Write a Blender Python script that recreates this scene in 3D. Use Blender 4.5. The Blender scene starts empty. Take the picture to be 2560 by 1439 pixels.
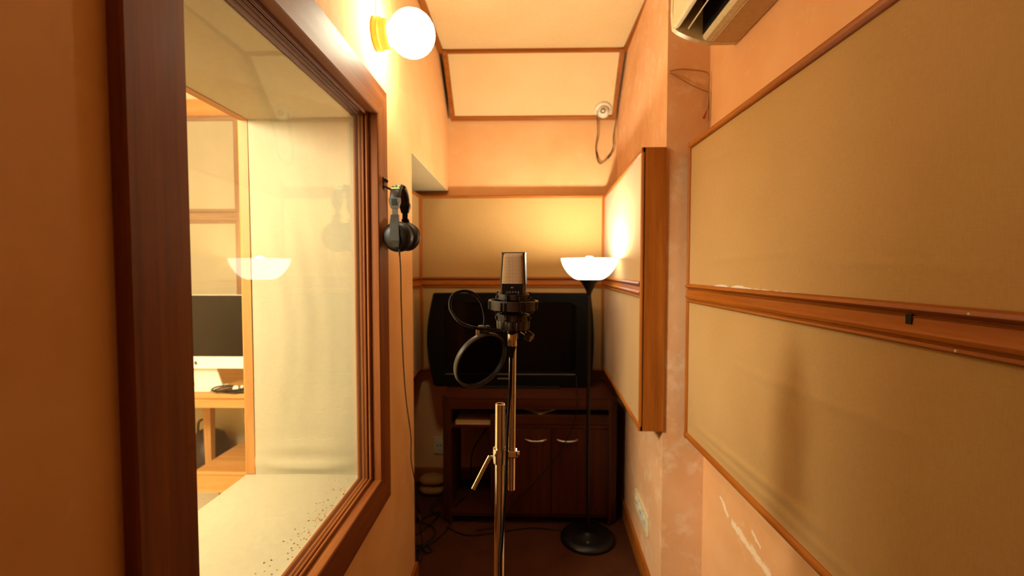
import bpy, bmesh, math, random
from mathutils import Vector, Matrix

random.seed(7)
scene = bpy.context.scene
COL = scene.collection

# ------------------------------------------------------------------ camera
cam_data = bpy.data.cameras.new('camera')
cam_data.sensor_width = 36.0
cam_data.sensor_fit = 'HORIZONTAL'
cam_data.lens = 16.0
cam_data.clip_start = 0.02
cam_data.dof.use_dof = True
cam_data.dof.focus_distance = 1.0
cam_data.dof.aperture_fstop = 2.8
cam = bpy.data.objects.new('camera', cam_data)
COL.objects.link(cam)
yaw, pitch = math.atan(25 / 1138.0), math.radians(2.3)
fwd = Vector((-math.sin(yaw) * math.cos(pitch), math.cos(yaw) * math.cos(pitch), -math.sin(pitch)))
rgt = Vector((math.cos(yaw), math.sin(yaw), 0))
up = rgt.cross(fwd)
cam.matrix_world = Matrix(((rgt.x, up.x, -fwd.x, 0), (rgt.y, up.y, -fwd.y, 0),
                           (rgt.z, up.z, -fwd.z, 1.5), (0, 0, 0, 1)))
scene.camera = cam

# ------------------------------------------------------------------ world, exposure
world = bpy.data.worlds.new('world')
scene.world = world
world.use_nodes = True
world.node_tree.nodes['Background'].inputs[0].default_value = (0, 0, 0, 1)
world.node_tree.nodes['Background'].inputs[1].default_value = 0.0
scene.view_settings.view_transform = 'Standard'
scene.view_settings.look = 'None'
scene.view_settings.gamma = 1.0
scene.view_settings.use_curve_mapping = False
scene.view_settings.exposure = -0.08
scene.cycles.use_denoising = True
scene.cycles.use_adaptive_sampling = True
scene.cycles.adaptive_threshold = 0.04
scene.cycles.max_bounces = 7
scene.cycles.diffuse_bounces = 3
scene.cycles.glossy_bounces = 4
scene.cycles.transparent_max_bounces = 12
scene.cycles.sample_clamp_indirect = 10.0
scene.cycles.caustics_reflective = False
scene.cycles.caustics_refractive = False

GLOBE_COL, GLOBE_STR = (1.0, 0.91, 0.63), 66.0
BULB_COL, BULB_STR = (1.0, 0.91, 0.66), 1000.0
BOWL_COL, BOWL_STR = (1.0, 0.94, 0.76), 5.5

# the control room beyond the glass is lit by its own room lamp, out of the picture
ctl = bpy.data.lights.new('control_room_lamp_offscreen', 'POINT')
ctl.energy = 430.0
ctl.color = (1.0, 0.93, 0.74)
ctl.shadow_soft_size = 0.25
ctl_o = bpy.data.objects.new('control_room_lamp_offscreen', ctl)
ctl_o.location = (-1.9, 0.35, 2.2)
COL.objects.link(ctl_o)



# ------------------------------------------------------------------ materials
def lin(h):
    h = h.lstrip('#')
    o = []
    for i in (0, 2, 4):
        c = int(h[i:i + 2], 16) / 255
        o.append(c / 12.92 if c <= 0.04045 else ((c + 0.055) / 1.055) ** 2.4)
    return (*o, 1.0)


class NT:
    def __init__(self, name):
        self.m = bpy.data.materials.new(name)
        self.m.use_nodes = True
        self.t = self.m.node_tree
        self.t.nodes.clear()
        self.out = self.n('ShaderNodeOutputMaterial')

    def n(self, ty, **kw):
        nd = self.t.nodes.new(ty)
        for k, v in kw.items():
            setattr(nd, k, v)
        return nd

    def l(self, a, b):
        self.t.links.new(a, b)

    def coord(self, scale=(1, 1, 1), rot=(0, 0, 0)):
        tc = self.n('ShaderNodeTexCoord')
        mp = self.n('ShaderNodeMapping')
        mp.inputs['Scale'].default_value = scale
        mp.inputs['Rotation'].default_value = rot
        self.l(tc.outputs['Object'], mp.inputs['Vector'])
        return mp.outputs['Vector']

    def noise(self, vec, scale, detail=4, rough=0.5):
        nd = self.n('ShaderNodeTexNoise')
        nd.inputs['Scale'].default_value = scale
        nd.inputs['Detail'].default_value = detail
        nd.inputs['Roughness'].default_value = rough
        self.l(vec, nd.inputs['Vector'])
        return nd.outputs[0]

    def ramp(self, fac, stops):
        nd = self.n('ShaderNodeValToRGB')
        e = nd.color_ramp.elements
        e[0].position, e[0].color = stops[0]
        e[1].position, e[1].color = stops[-1]
        for p, c in stops[1:-1]:
            x = e.new(p)
            x.color = c
        self.l(fac, nd.inputs[0])
        return nd.outputs[0]

    def mixc(self, fac, a, b):
        nd = self.n('ShaderNodeMix', data_type='RGBA')
        for v, i in ((fac, 0), (a, 6), (b, 7)):
            if isinstance(v, (int, float)):
                nd.inputs[i].default_value = v
            elif isinstance(v, tuple):
                nd.inputs[i].default_value = v
            else:
                self.l(v, nd.inputs[i])
        return nd.outputs[2]

    def math(self, op, a, b=None, c=None, clamp=False):
        nd = self.n('ShaderNodeMath', operation=op, use_clamp=clamp)
        for i, v in enumerate((a, b, c)):
            if v is None:
                continue
            if isinstance(v, (int, float)):
                nd.inputs[i].default_value = v
            else:
                self.l(v, nd.inputs[i])
        return nd.outputs[0]

    def bump(self, h, strength, dist=0.01):
        nd = self.n('ShaderNodeBump')
        nd.inputs['Strength'].default_value = strength
        nd.inputs['Distance'].default_value = dist
        self.l(h, nd.inputs['Height'])
        return nd.outputs[0]

    def bsdf(self, col, rough=0.5, metal=0.0, spec=0.5, normal=None, coat=0.0):
        b = self.n('ShaderNodeBsdfPrincipled')
        if isinstance(col, tuple):
            b.inputs['Base Color'].default_value = col
        else:
            self.l(col, b.inputs['Base Color'])
        if isinstance(rough, (int, float)):
            b.inputs['Roughness'].default_value = rough
        else:
            self.l(rough, b.inputs['Roughness'])
        b.inputs['Metallic'].default_value = metal
        b.inputs['Specular IOR Level'].default_value = spec
        b.inputs['Coat Weight'].default_value = coat
        b.inputs['Coat Roughness'].default_value = 0.25
        if normal is not None:
            self.l(normal, b.inputs['Normal'])
        self.l(b.outputs[0], self.out.inputs[0])
        return b


def plain(name, h, rough=0.5, metal=0.0, spec=0.5, grain=0.0):
    t = NT(name)
    c = lin(h)
    v = t.coord()
    n = t.noise(v, 60, 3)
    d = tuple(x * 0.86 for x in c[:3]) + (1,)
    col = t.ramp(n, [(0.3, d), (0.7, c)])
    nrm = t.bump(t.noise(v, 900, 2), grain, 0.001) if grain else None
    t.bsdf(col, rough, metal, spec, nrm)
    return t.m


def plaster(name, a, b, pale, amount=0.62):
    t = NT(name)
    v = t.coord()
    n1 = t.noise(v, 3.2, 3, 0.6)
    n2 = t.noise(v, 14, 4, 0.65)
    base = t.ramp(n1, [(0.32, lin(a)), (0.68, lin(b))])
    f = t.ramp(n2, [(amount, (0, 0, 0, 1)), (min(0.98, amount + 0.22), (0.6, 0.6, 0.6, 1))])
    col = t.mixc(f, base, lin(pale))
    h = t.noise(v, 24, 3, 0.6)
    t.bsdf(col, 0.85, 0, 0.25, t.bump(h, 0.25, 0.006))
    return t


def wood(name, dark, mid, light, axis='z', rough=0.48, coat=0.02, ring=26, spec=0.25):
    t = NT(name)
    k = {'x': (0.05, 1, 1), 'y': (1, 0.05, 1), 'z': (1, 1, 0.05)}[axis]
    v = t.coord(k)
    n = t.noise(v, ring, 6, 0.7)
    s = n
    col = t.ramp(s, [(0.33, lin(dark)), (0.5, lin(mid)), (0.68, lin(light))])
    r = t.math('ADD', t.math('MULTIPLY', n, 0.2), rough - 0.1)
    t.bsdf(col, r, 0, spec, t.bump(s, 0.12, 0.002), coat)
    return t.m


def fabric(name, a, b, thread=1500, axis='h'):
    t = NT(name)
    v = t.coord()
    big = t.noise(v, 2.2, 2)
    vh = t.coord((0.12, 0.12, 1.0))
    vv = t.coord((1.0, 1.0, 0.12))
    w1 = t.noise(vh, thread * 0.35, 0)
    w2 = t.noise(vv, thread * 0.35, 0)
    w = t.math('ADD', t.math('MULTIPLY', w1, 0.5), t.math('MULTIPLY', w2, 0.5))
    c = t.ramp(t.math('ADD', t.math('MULTIPLY', big, 0.62), t.math('MULTIPLY', w, 0.38)), [(0.36, lin(a)), (0.64, lin(b))])
    b_ = t.bsdf(c, 0.95, 0, 0.08, t.bump(w, 0.12, 0.0012))
    b_.inputs['Sheen Weight'].default_value = 0.15
    return t.m


def emit(name, col, st):
    t = NT(name)
    e = t.n('ShaderNodeEmission')
    e.inputs[0].default_value = (*col, 1)
    e.inputs[1].default_value = st
    t.l(e.outputs[0], t.out.inputs[0])
    return t.m


def glass(name, tint=(0.97, 0.97, 0.94)):
    t = NT(name)
    lw = t.n('ShaderNodeLayerWeight')
    lw.inputs['Blend'].default_value = 0.5
    f = t.math('ADD', t.math('MULTIPLY', t.math('POWER', lw.outputs['Facing'], 5.0), 0.95), 0.036)
    tr = t.n('ShaderNodeBsdfTransparent')
    tr.inputs[0].default_value = (*tint, 1)
    gl = t.n('ShaderNodeBsdfGlossy')
    gl.inputs['Roughness'].default_value = 0.0
    gl.inputs['Color'].default_value = (1, 1, 1, 1)
    mx = t.n('ShaderNodeMixShader')
    t.l(f, mx.inputs[0])
    t.l(tr.outputs[0], mx.inputs[1])
    t.l(gl.outputs[0], mx.inputs[2])
    # a little dust on the pane
    df = t.n('ShaderNodeBsdfDiffuse')
    df.inputs[0].default_value = (0.8, 0.75, 0.65, 1)
    m2 = t.n('ShaderNodeMixShader')
    v = t.coord((1, 1, 0.4))
    t.l(t.math('MULTIPLY', t.ramp(t.noise(v, 9, 5, 0.65), [(0.30, (0.3, 0.3, 0.3, 1)), (0.8, (1, 1, 1, 1))]), 0.06), m2.inputs[0])
    t.l(mx.outputs[0], m2.inputs[1])
    t.l(df.outputs[0], m2.inputs[2])
    t.l(m2.outputs[0], t.out.inputs[0])
    return t.m


M = {}
M['plaster'] = plaster('peach_plaster', 'DDA870', 'E6B682', 'EED0A4').m
M['plaster_low'] = plaster('patchy_plaster', 'DEA676', 'E8B88C', 'F3DCBE', 0.53).m
M['cream_paint'] = plaster('cream_paint', 'CDBA90', 'D3C29A', 'D9CBA8', 0.7).m
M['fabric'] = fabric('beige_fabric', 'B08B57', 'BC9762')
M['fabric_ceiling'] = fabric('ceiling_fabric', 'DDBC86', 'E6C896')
M['fabric_white'] = fabric('white_fabric', 'A0967A', 'AAA084')
for ax in 'xyz':
    M['wood_' + ax] = wood('varnished_wood_' + ax, '844510', '9A5516', 'AC6622', ax)
    M['casing_' + ax] = wood('stained_casing_' + ax, '64300F', '7A4218', '8C5222', ax, 0.56, 0.03)
    M['light_casing_' + ax] = wood('light_casing_' + ax, '98602C', 'A46E36', 'AE7A42', ax, 0.5, 0.0)
    M['dull_' + ax] = wood('dull_brown_trim_' + ax, '7A5C42', '8A6A4E', '967858', ax, 0.6, 0.0)
    M['cab_' + ax] = wood('dark_cabinet_' + ax, '34140A', '46200E', '522812', ax, 0.45, 0.05)
    M['pale_wood_' + ax] = wood('pale_wood_' + ax, 'B07A42', 'BC884C', 'C6965A', ax, 0.45, 0.05)
M['carpet'] = None
t = NT('brown_carpet')
v = t.coord()
n = t.noise(v, 240, 3, 0.7)
big = t.noise(v, 6, 3)
c = t.ramp(t.math('ADD', t.math('MULTIPLY', n, 0.6), t.math('MULTIPLY', big, 0.4)), [(0.3, lin('3A1C0E')), (0.7, lin('5C3420'))])
t.bsdf(c, 0.98, 0, 0.05, t.bump(n, 0.7, 0.006))
M['carpet'] = t.m
M['floor_pale'] = plain('pale_floor_tile', 'D8C9A6', 0.4)
M['black'] = plain('black_plastic', '0F0C0A', 0.45, 0, 0.3, 0.05)
M['black_satin'] = plain('black_satin_metal', '0E0B09', 0.38, 0.0, 0.4)
M['black_gloss'] = plain('black_gloss', '0A0907', 0.12, 0, 0.5)
M['grey_plastic'] = plain('grey_plastic', '4C443C', 0.5, 0, 0.4)
M['mount'] = plain('mount_plastic', '42382F', 0.45, 0, 0.5)
M['yoke_black'] = plain('charcoal_plastic', '2E2822', 0.5, 0, 0.4)
M['rubber'] = plain('black_rubber', '100D0A', 0.65, 0, 0.3)
M['leather'] = plain('black_leatherette', '241810', 0.5, 0, 0.4, 0.2)
M['chrome'] = plain('chrome', 'E8E0D4', 0.14, 1.0)
M['nickel'] = plain('nickel', 'D8C8B0', 0.28, 1.0)
M['brass'] = plain('brass_base', 'C08C30', 0.4, 0.5)
M['crumb'] = plain('crumb', 'C89858', 0.9)
M['screen'] = plain('dark_screen', '050505', 0.12, 0, 0.25)
M['tv_black'] = plain('matt_black_television', '0A0806', 0.6, 0, 0.12)
M['silver'] = plain('silver_trim', '8C8478', 0.4, 0.6)
M['white_plastic'] = plain('white_plastic', 'E6DCC4', 0.45)
M['cream_plastic'] = plain('cream_plastic', 'E4D3AA', 0.4)
M['ac_under'] = plain('ac_underside', 'D6B890', 0.5)
M['paper'] = plain('manila_paper', 'C89A62', 0.8)
M['white_paper'] = plain('white_paper', 'D8CCB8', 0.8)
M['red'] = plain('red_sleeve', 'B02010', 0.5)
M['alu'] = plain('pale_aluminium', 'F2EDE0', 0.45, 0.0)
M['green_print'] = plain('pale_green_print', 'C8D890', 0.6)
M['grey_print'] = plain('pale_grey_print', 'A89888', 0.6)
M['tan_cloth'] = plain('tan_cloth', 'A8784A', 0.9, 0, 0.1, 0.3)
M['paint_fleck'] = plain('paint_fleck', 'E8D8C0', 0.8)
M['globe'] = emit('lit_globe_glass', GLOBE_COL, GLOBE_STR)
M['bulb'] = emit('lit_bulb', BULB_COL, BULB_STR)
M['bowl'] = emit('lit_bowl_glass', BOWL_COL, BOWL_STR)
M['glass'] = glass('window_glass')

# plaster of the near right wall with trowelled white filler streaks
t = plaster('scuffed_plaster', 'DDA36E', 'E6B280', 'F0D0AC', 0.62)
t_b = [n for n in t.t.nodes if n.type == 'BSDF_PRINCIPLED'][0]
oldcol = t_b.inputs['Base Color'].links[0].from_socket
tc = t.n('ShaderNodeTexCoord')
sp = t.n('ShaderNodeSeparateXYZ')
t.l(tc.outputs['Object'], sp.inputs[0])
wob = t.noise(tc.outputs['Object'], 11, 4, 0.6)
edge = t.noise(tc.outputs['Object'], 60, 3, 0.6)
total = None
for (y0, z0, y1, z1, wd) in ((1.72, .635, 1.645, .60, .010), (1.62, .60, 1.36, .565, .016), (1.48, .64, 1.42, .628, .008)):
    L = math.hypot(y1 - y0, z1 - z0)
    uy, uz = (y1 - y0) / L, (z1 - z0) / L
    dy = t.math('SUBTRACT', sp.outputs[1], y0)
    dz = t.math('SUBTRACT', sp.outputs[2], z0)
    al = t.math('ADD', t.math('MULTIPLY', dy, uy), t.math('MULTIPLY', dz, uz))
    pe = t.math('ADD', t.math('MULTIPLY', dy, -uz), t.math('MULTIPLY', dz, uy))
    pe = t.math('ADD', pe, t.math('MULTIPLY', t.math('SUBTRACT', wob, 0.5), 0.06))
    inside = t.math('MULTIPLY', t.math('GREATER_THAN', al, 0.0), t.math('LESS_THAN', al, L))
    wdn = t.math('MULTIPLY', edge, wd * 2)
    near = t.math('SUBTRACT', 1.0, t.math('DIVIDE', t.math('ABSOLUTE', pe), wdn), None, True)
    m = t.math('MULTIPLY', inside, t.math('MULTIPLY', near, 2.0, None, True))
    total = m if total is None else t.math('MAXIMUM', total, m)
t.l(t.mixc(t.math('MULTIPLY', total, 0.75), oldcol, lin('F6E2C4')), t_b.inputs['Base Color'])
M['plaster_scuffed'] = t.m

# bronze wire mesh of the microphone
t = NT('bronze_grille_mesh')
tc = t.n('ShaderNodeTexCoord')
sp = t.n('ShaderNodeSeparateXYZ')
t.l(tc.outputs['Object'], sp.inputs[0])
sx = t.math('SINE', t.math('MULTIPLY', sp.outputs[0], 2 * math.pi / 0.0016))
sz = t.math('SINE', t.math('MULTIPLY', sp.outputs[2], 2 * math.pi / 0.0016))
g = t.math('MAXIMUM', sx, sz)
col = t.ramp(g, [(0.15, lin('8A4620')), (0.5, lin('FFD8A0'))])
t.bsdf(col, 0.45, 0.0, 0.6, t.bump(g, 0.5, 0.0006))
M['grille'] = t.m

# pop filter gauze
t = NT('black_gauze')
df = t.n('ShaderNodeBsdfDiffuse')
df.inputs[0].default_value = (0.012, 0.009, 0.007, 1)
tr = t.n('ShaderNodeBsdfTransparent')
mx = t.n('ShaderNodeMixShader')
w = t.noise(t.coord(), 700, 2)
t.l(t.ramp(w, [(0.35, (0.15, 0.15, 0.15, 1)), (0.65, (0.4, 0.4, 0.4, 1))]), mx.inputs[0])
t.l(df.outputs[0], mx.inputs[1])
t.l(tr.outputs[0], mx.inputs[2])
t.l(mx.outputs[0], t.out.inputs[0])
M['gauze'] = t.m

# ------------------------------------------------------------------ object helpers
ORG = {}


def tag(o, label=None, cat=None, group=None, kind=None):
    if label:
        o['label'] = label
    if cat:
        o['category'] = cat
    if group:
        o['group'] = group
    if kind:
        o['kind'] = kind
    return o


def thing(name, label, cat, loc, group=None, kind=None):
    o = bpy.data.objects.new(name, None)
    COL.objects.link(o)
    o.empty_display_size = 0.05
    o.location = loc
    ORG[o.name] = Vector(loc)
    return tag(o, label, cat, group, kind)


def obj(name, bm, mat, parent=None, origin=None, smooth=None):
    """bm is in room coordinates; the object's own origin is its thing's base (or origin)."""
    bmesh.ops.recalc_face_normals(bm, faces=bm.faces[:])
    me = bpy.data.meshes.new(name)
    org = ORG[parent.name] if parent is not None else Vector(origin or (0, 0, 0))
    if org.length:
        bmesh.ops.translate(bm, verts=bm.verts[:], vec=-org)
    bm.to_mesh(me)
    bm.free()
    if smooth is not None:
        me.shade_smooth()
        me.set_sharp_from_angle(angle=math.radians(smooth))
    me.materials.append(M[mat] if isinstance(mat, str) else mat)
    o = bpy.data.objects.new(name, me)
    COL.objects.link(o)
    ORG[o.name] = org
    if parent is not None:
        o.parent = parent
    elif origin:
        o.location = origin
    return o


def struct(name, bm, mat, label=None, smooth=None, parent=None):
    o = obj(name, bm, mat, parent, None, smooth)
    if parent is None:
        tag(o, label, kind='structure')
    return o


def NB():
    return bmesh.new()


def box(x0, x1, y0, y1, z0, z1, bev=0.0, bm=None, seg=2, mp=None):
    """box in room axes, or through a mapper mp(u, v, w)"""
    own = bmesh.new()
    vs = bmesh.ops.create_cube(own, size=1.0)['verts']
    for v in vs:
        v.co = Vector(((x0 + x1) / 2 + v.co.x * (x1 - x0), (y0 + y1) / 2 + v.co.y * (y1 - y0), (z0 + z1) / 2 + v.co.z * (z1 - z0)))
    if bev:
        bmesh.ops.bevel(own, geom=own.edges[:], offset=bev, segments=seg, profile=0.5, affect='EDGES')
    if mp:
        for v in own.verts:
            v.co = Vector(mp(*v.co))
    if bm is None:
        return own
    return join(bm, own)


def join(bm, other):
    me = bpy.data.meshes.new('tmp')
    other.to_mesh(me)
    other.free()
    bm.from_mesh(me)
    bpy.data.meshes.remove(me)
    return bm


def prism(pts, a, b, mp, bm=None):
    """closed 2D polygon pts (p, q) extruded from a to b; mp(p, q, t) gives the room point"""
    bm = bm or bmesh.new()
    v0 = [bm.verts.new(mp(p, q, a)) for p, q in pts]
    v1 = [bm.verts.new(mp(p, q, b)) for p, q in pts]
    n = len(pts)
    for i in range(n):
        j = (i + 1) % n
        bm.faces.new((v0[i], v0[j], v1[j], v1[i]))
    bm.faces.new(v0)
    bm.faces.new(v1)
    return bm


def loft(rings, caps=True, bm=None):
    bm = bm or bmesh.new()
    R = [[bm.verts.new(p) for p in r] for r in rings]
    n = len(R[0])
    for a, b in zip(R, R[1:]):
        for i in range(n):
            j = (i + 1) % n
            bm.faces.new((a[i], a[j], b[j], b[i]))
    if caps:
        bm.faces.new(R[0])
        bm.faces.new(R[-1])
    return bm


def frame_of(axis):
    a = Vector(axis).normalized()
    h = Vector((0, 0, 1)) if abs(a.z) < 0.9 else Vector((1, 0, 0))
    u = a.cross(h).normalized()
    return a, u, u.cross(a).normalized()


def lathe(profile, center, axis=(0, 0, 1), seg=40, bm=None, wob=None):
    """profile: (radius, height along axis); radius 0 closes a pole"""
    bm = bm or bmesh.new()
    a, u, w = frame_of(axis)
    c = Vector(center)
    rings = []
    for r, h in profile:
        if r < 1e-6:
            rings.append([bm.verts.new(c + a * h)])
        else:
            ring = []
            for i in range(seg):
                t_ = 2 * math.pi * i / seg
                rr = r * (wob(t_) if wob else 1)
                ring.append(bm.verts.new(c + a * h + (u * math.cos(t_) + w * math.sin(t_)) * rr))
            rings.append(ring)
    for A, B in zip(rings, rings[1:]):
        if len(A) == 1 and len(B) == 1:
            continue
        for i in range(seg):
            j = (i + 1) % seg
            if len(A) == 1:
                bm.faces.new((A[0], B[j], B[i]))
            elif len(B) == 1:
                bm.faces.new((A[i], A[j], B[0]))
            else:
                bm.faces.new((A[i], A[j], B[j], B[i]))
    return bm


def cyl(p0, p1, r0, r1=None, seg=24, bm=None, bev=0.0):
    p0, p1 = Vector(p0), Vector(p1)
    L = (p1 - p0).length
    r1 = r0 if r1 is None else r1
    if bev:
        pf = [(0, 0), (r0 - bev, 0), (r0, bev), (r1, L - bev), (r1 - bev, L), (0, L)]
    else:
        pf = [(0, 0), (r0, 0), (r1, L), (0, L)]
    return lathe(pf, p0, p1 - p0, seg, bm)


def spline(pts, per=8):
    P = [Vector(p) for p in pts]
    P = [P[0] * 2 - P[1]] + P + [P[-1] * 2 - P[-2]]
    out = []
    for i in range(1, len(P) - 2):
        for k in range(per):
            t_ = k / per
            a, b, c, d = P[i - 1], P[i], P[i + 1], P[i + 2]
            out.append(0.5 * ((2 * b) + (c - a) * t_ + (2 * a - 5 * b + 4 * c - d) * t_ ** 2 + (3 * b - a - 3 * c + d) * t_ ** 3))
    out.append(P[-2])
    return out


def tube(pts, r, seg=8, per=8, bm=None, smooth=True, rf=None):
    pts = spline(pts, per) if smooth and len(pts) > 2 else [Vector(p) for p in pts]
    bm = bm or bmesh.new()
    prev = None
    rings = []
    for i, p in enumerate(pts):
        d = (pts[min(i + 1, len(pts) - 1)] - pts[max(i - 1, 0)]).normalized()
        if prev is None:
            _, u, w = frame_of(d)
        else:
            u = (prev - d * prev.dot(d)).normalized()
            w = d.cross(u)
        prev = u
        rr = r * (rf(i) if rf else 1)
        rings.append([bm.verts.new(p + (u * math.cos(2 * math.pi * k / seg) + w * math.sin(2 * math.pi * k / seg)) * rr) for k in range(seg)])
    for A, B in zip(rings, rings[1:]):
        for i in range(seg):
            j = (i + 1) % seg
            bm.faces.new((A[i], A[j], B[j], B[i]))
    bm.faces.new(rings[0])
    bm.faces.new(rings[-1])
    return bm


def torus(center, axis, R, r, seg=64, ms=14, bm=None, hr=None):
    """ring; hr gives a flat band (radial r, half height hr)"""
    bm = bm or bmesh.new()
    a, u, w = frame_of(axis)
    c = Vector(center)
    rings = []
    for i in range(seg):
        t_ = 2 * math.pi * i / seg
        d = u * math.cos(t_) + w * math.sin(t_)
        ring = []
        for k in range(ms):
            s_ = 2 * math.pi * k / ms
            if hr is None:
                ring.append(bm.verts.new(c + d * (R + r * math.cos(s_)) + a * (r * math.sin(s_))))
            else:
                cs, sn = math.cos(s_), math.sin(s_)
                m_ = max(abs(cs), abs(sn)) ** 0.85
                ring.append(bm.verts.new(c + d * (R + r * cs / m_) + a * (hr * sn / m_)))
        rings.append(ring)
    for i in range(seg):
        A, B = rings[i], rings[(i + 1) % seg]
        for k in range(ms):
            j = (k + 1) % ms
            bm.faces.new((A[k], A[j], B[j], B[k]))
    return bm


def grid(nu, nw, f, bm=None):
    bm = bm or bmesh.new()
    V = [[bm.verts.new(f(i / nu, j / nw)) for j in range(nw + 1)] for i in range(nu + 1)]
    for i in range(nu):
        for j in range(nw):
            bm.faces.new((V[i][j], V[i + 1][j], V[i + 1][j + 1], V[i][j + 1]))
    return bm


# ================================================================== THE SETTING
XL, XR = -0.51, 0.755          # left wall, near right wall
XC = -0.975                    # control-room side of the thick left wall
YB = 3.17                      # back wall
YF = -0.45                     # wall behind the camera
ZC = 2.84                      # ceiling
YP = 1.88                      # pier face


def alc(y):                    # alcove side of the right wall, slightly splayed
    return 0.585 + 0.05 * (y - YP)


OY0, OY1, OZ0, OZ1 = 0.655, 1.575, 0.772, 2.018      # window opening

struct('floor', box(-0.98, 1.0, YF, 3.3, -0.08, 0.0), 'carpet', 'dark reddish brown carpeted floor of the booth')
struct('ceiling', box(-0.98, 1.0, YF - .1, 3.3, ZC, ZC + 0.1), 'plaster', 'plastered ceiling around the fabric ceiling panel')
struct('trim_2', box(-.9745, -.5105, 2.112, 3.165, 2.0395, 2.0455), 'cream_paint', 'cream painted soffit board over the recess')
bm = NB()
YE = 2.11                      # corner where the left wall turns into the recess
HY0, HY1, HZ0, HZ1 = OY0 - .007, OY1 + .002, OZ0 - .0275, OZ1 + .0315      # structural hole behind the frame
box(XC, XL, YF, HY0, 0, ZC, bm=bm)
box(XC, XL, HY1, YE, 0, ZC, bm=bm)
box(XC, XL, HY0, HY1, 0, HZ0, bm=bm)
box(XC, XL, HY0, HY1, HZ1, ZC, bm=bm)
box(XC, XL, YE, YB, 2.0455, ZC, bm=bm)
struct('wall_left', bm, 'plaster', 'peach plaster wall with the studio window')
struct('wall_recess', box(XC, -0.78, YE, YB + 0.1, 0, 2.0395), 'plaster', 'plaster side of the recess beside the cabinet')
struct('wall_back', box(XC, 1.0, YB, YB + 0.12, 0, ZC), 'plaster', 'peach plaster wall behind the television')
struct('wall_front', box(XC, 1.0, YF - 0.12, YF, 0, ZC), 'plaster_low', 'plaster wall closing the near end of the booth')
struct('wall_right', box(XR, 1.0, YF, YP, 0, ZC), 'plaster_scuffed', 'peach plaster wall with white filler streaks under the long fabric panel')
bm = prism([(alc(YP), YP), (alc(YB + 0.02), YB + 0.02), (1.0, YB + 0.02), (1.0, YP)], 0, ZC, lambda p, q, t: (p, q, t))
struct('wall_pier', bm, 'plaster_low', 'projecting plaster pier beside the air conditioner')

d1 = thing('added_door_1', 'unseen stained wooden door added to darken the near right wall', None, (XR, -.02, 0), kind='structure')  # unseen door, added to cut light bouncing onto the near left wall
obj('leaf', box(XR - .03, XR - .002, -.42, .40, .01, 2.05, .003), 'casing_z', d1)
obj('door_jamb', box(XR - .045, XR - .0005, .40, .47, 0, 2.12, .003), 'casing_z', d1)
obj('door_head', box(XR - .045, XR - .0005, -.44, .40, 2.05, 2.12, .003), 'casing_y', d1)
obj('lever_handle', tube([(XR - .03, .33, 1.0), (XR - .075, .33, 1.0), (XR - .08, .28, 1.0), (XR - .08, .20, 1.0)], .009, 8, 4), 'nickel', d1, smooth=60)

# baseboards
bm = prism([(alc(YP) - .016, YP - .016), (alc(YB) - .016, YB), (alc(YB) + .01, YB), (alc(YP) + .01, YP - .016)], 0, 0.095, lambda p, q, t: (p, q, t))
struct('baseboard_right', bm, 'wood_y', 'varnished wooden baseboard along the alcove wall')
struct('baseboard_left', box(XL - .005, XL + .014, YF, YE + .012, 0, .10, .003), 'wood_y', 'varnished wooden baseboard under the studio window')
struct('baseboard_back', box(-.78, .66, YB - .016, YB + .005, 0, .10, .003), 'wood_x', 'varnished wooden baseboard behind the cabinet')

# ---- the studio window
win = thing('window_1', 'deep studio window in a stained wooden casing', None, (XL, (OY0 + OY1) / 2, OZ0), kind='structure')
SIDES = ('head', 'sill', 'near', 'far')
FY0, FY1, FZ0, FZ1 = OY0 + .012, OY1 - .018, OZ0 - .008, OZ1 + .012   # sight lines of the casing


def frame_side(profile, side, y0=FY0, y1=FY1, z0=FZ0, z1=FZ1):
    """one mitred side of a frame; profile is a closed polygon of (outward offset, X)"""
    if side == 'head':
        A, B = (lambda o: (y0 - o, z1 + o)), (lambda o: (y1 + o, z1 + o))
    elif side == 'sill':
        A, B = (lambda o: (y0 - o, z0 - o)), (lambda o: (y1 + o, z0 - o))
    elif side == 'near':
        A, B = (lambda o: (y0 - o, z0 - o)), (lambda o: (y0 - o, z1 + o))
    else:
        A, B = (lambda o: (y1 + o, z0 - o)), (lambda o: (y1 + o, z1 + o))
    return loft([[(x, *A(o)) for o, x in profile], [(x, *B(o)) for o, x in profile]])


XFc = -0.490
cas = [(0, -.523), (0, XFc - .003), (.003, XFc), (.105, XFc), (.108, XFc - .003), (.108, XL - .01), (.02, XL - .01), (.02, -.523)]


def bead(cx, ox, r, n=7):
    return [(ox - r * math.sin(math.pi * k / (n - 1)), cx + r * math.cos(math.pi * k / (n - 1))) for k in range(n)]


mould = [(.02, -.5215)]
for cx_, o_, r_ in ((-.5275, -.0045, .0052), (-.5405, -.0035, .0050), (-.5530, -.0030, .0048), (-.5672, -.0060, .0064)):
    mould += [(.010, cx_ + r_ + .0006), (o_ + .001, cx_ + r_)] + bead(cx_, o_, r_) + [(o_ + .001, cx_ - r_), (.010, cx_ - r_ - .0006)]
mould += [(.02, -.5755)]
for s in SIDES:
    ax = 'y' if s in ('head', 'sill') else 'z'
    obj('casing_' + {'head': 'head', 'sill': 'sill', 'near': 'jamb', 'far': 'jamb'}[s], frame_side(cas, s), 'casing_' + ax, win)
    obj('glazing_bead', frame_side(mould, s), 'casing_' + ax, win, smooth=35)
    if s == 'sill':
        continue
    inner = [(0, -.946), (0, -.976), (.004, -.982), (.07, -.982), (.074, -.976), (.074, -.97), (.012, -.97), (.012, -.946)]
    obj('inner_casing', frame_side(inner, s, OY0 + .004, OY1 - .008, OZ0 + .004, OZ1 - .004), 'light_casing_' + ax, win)
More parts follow.
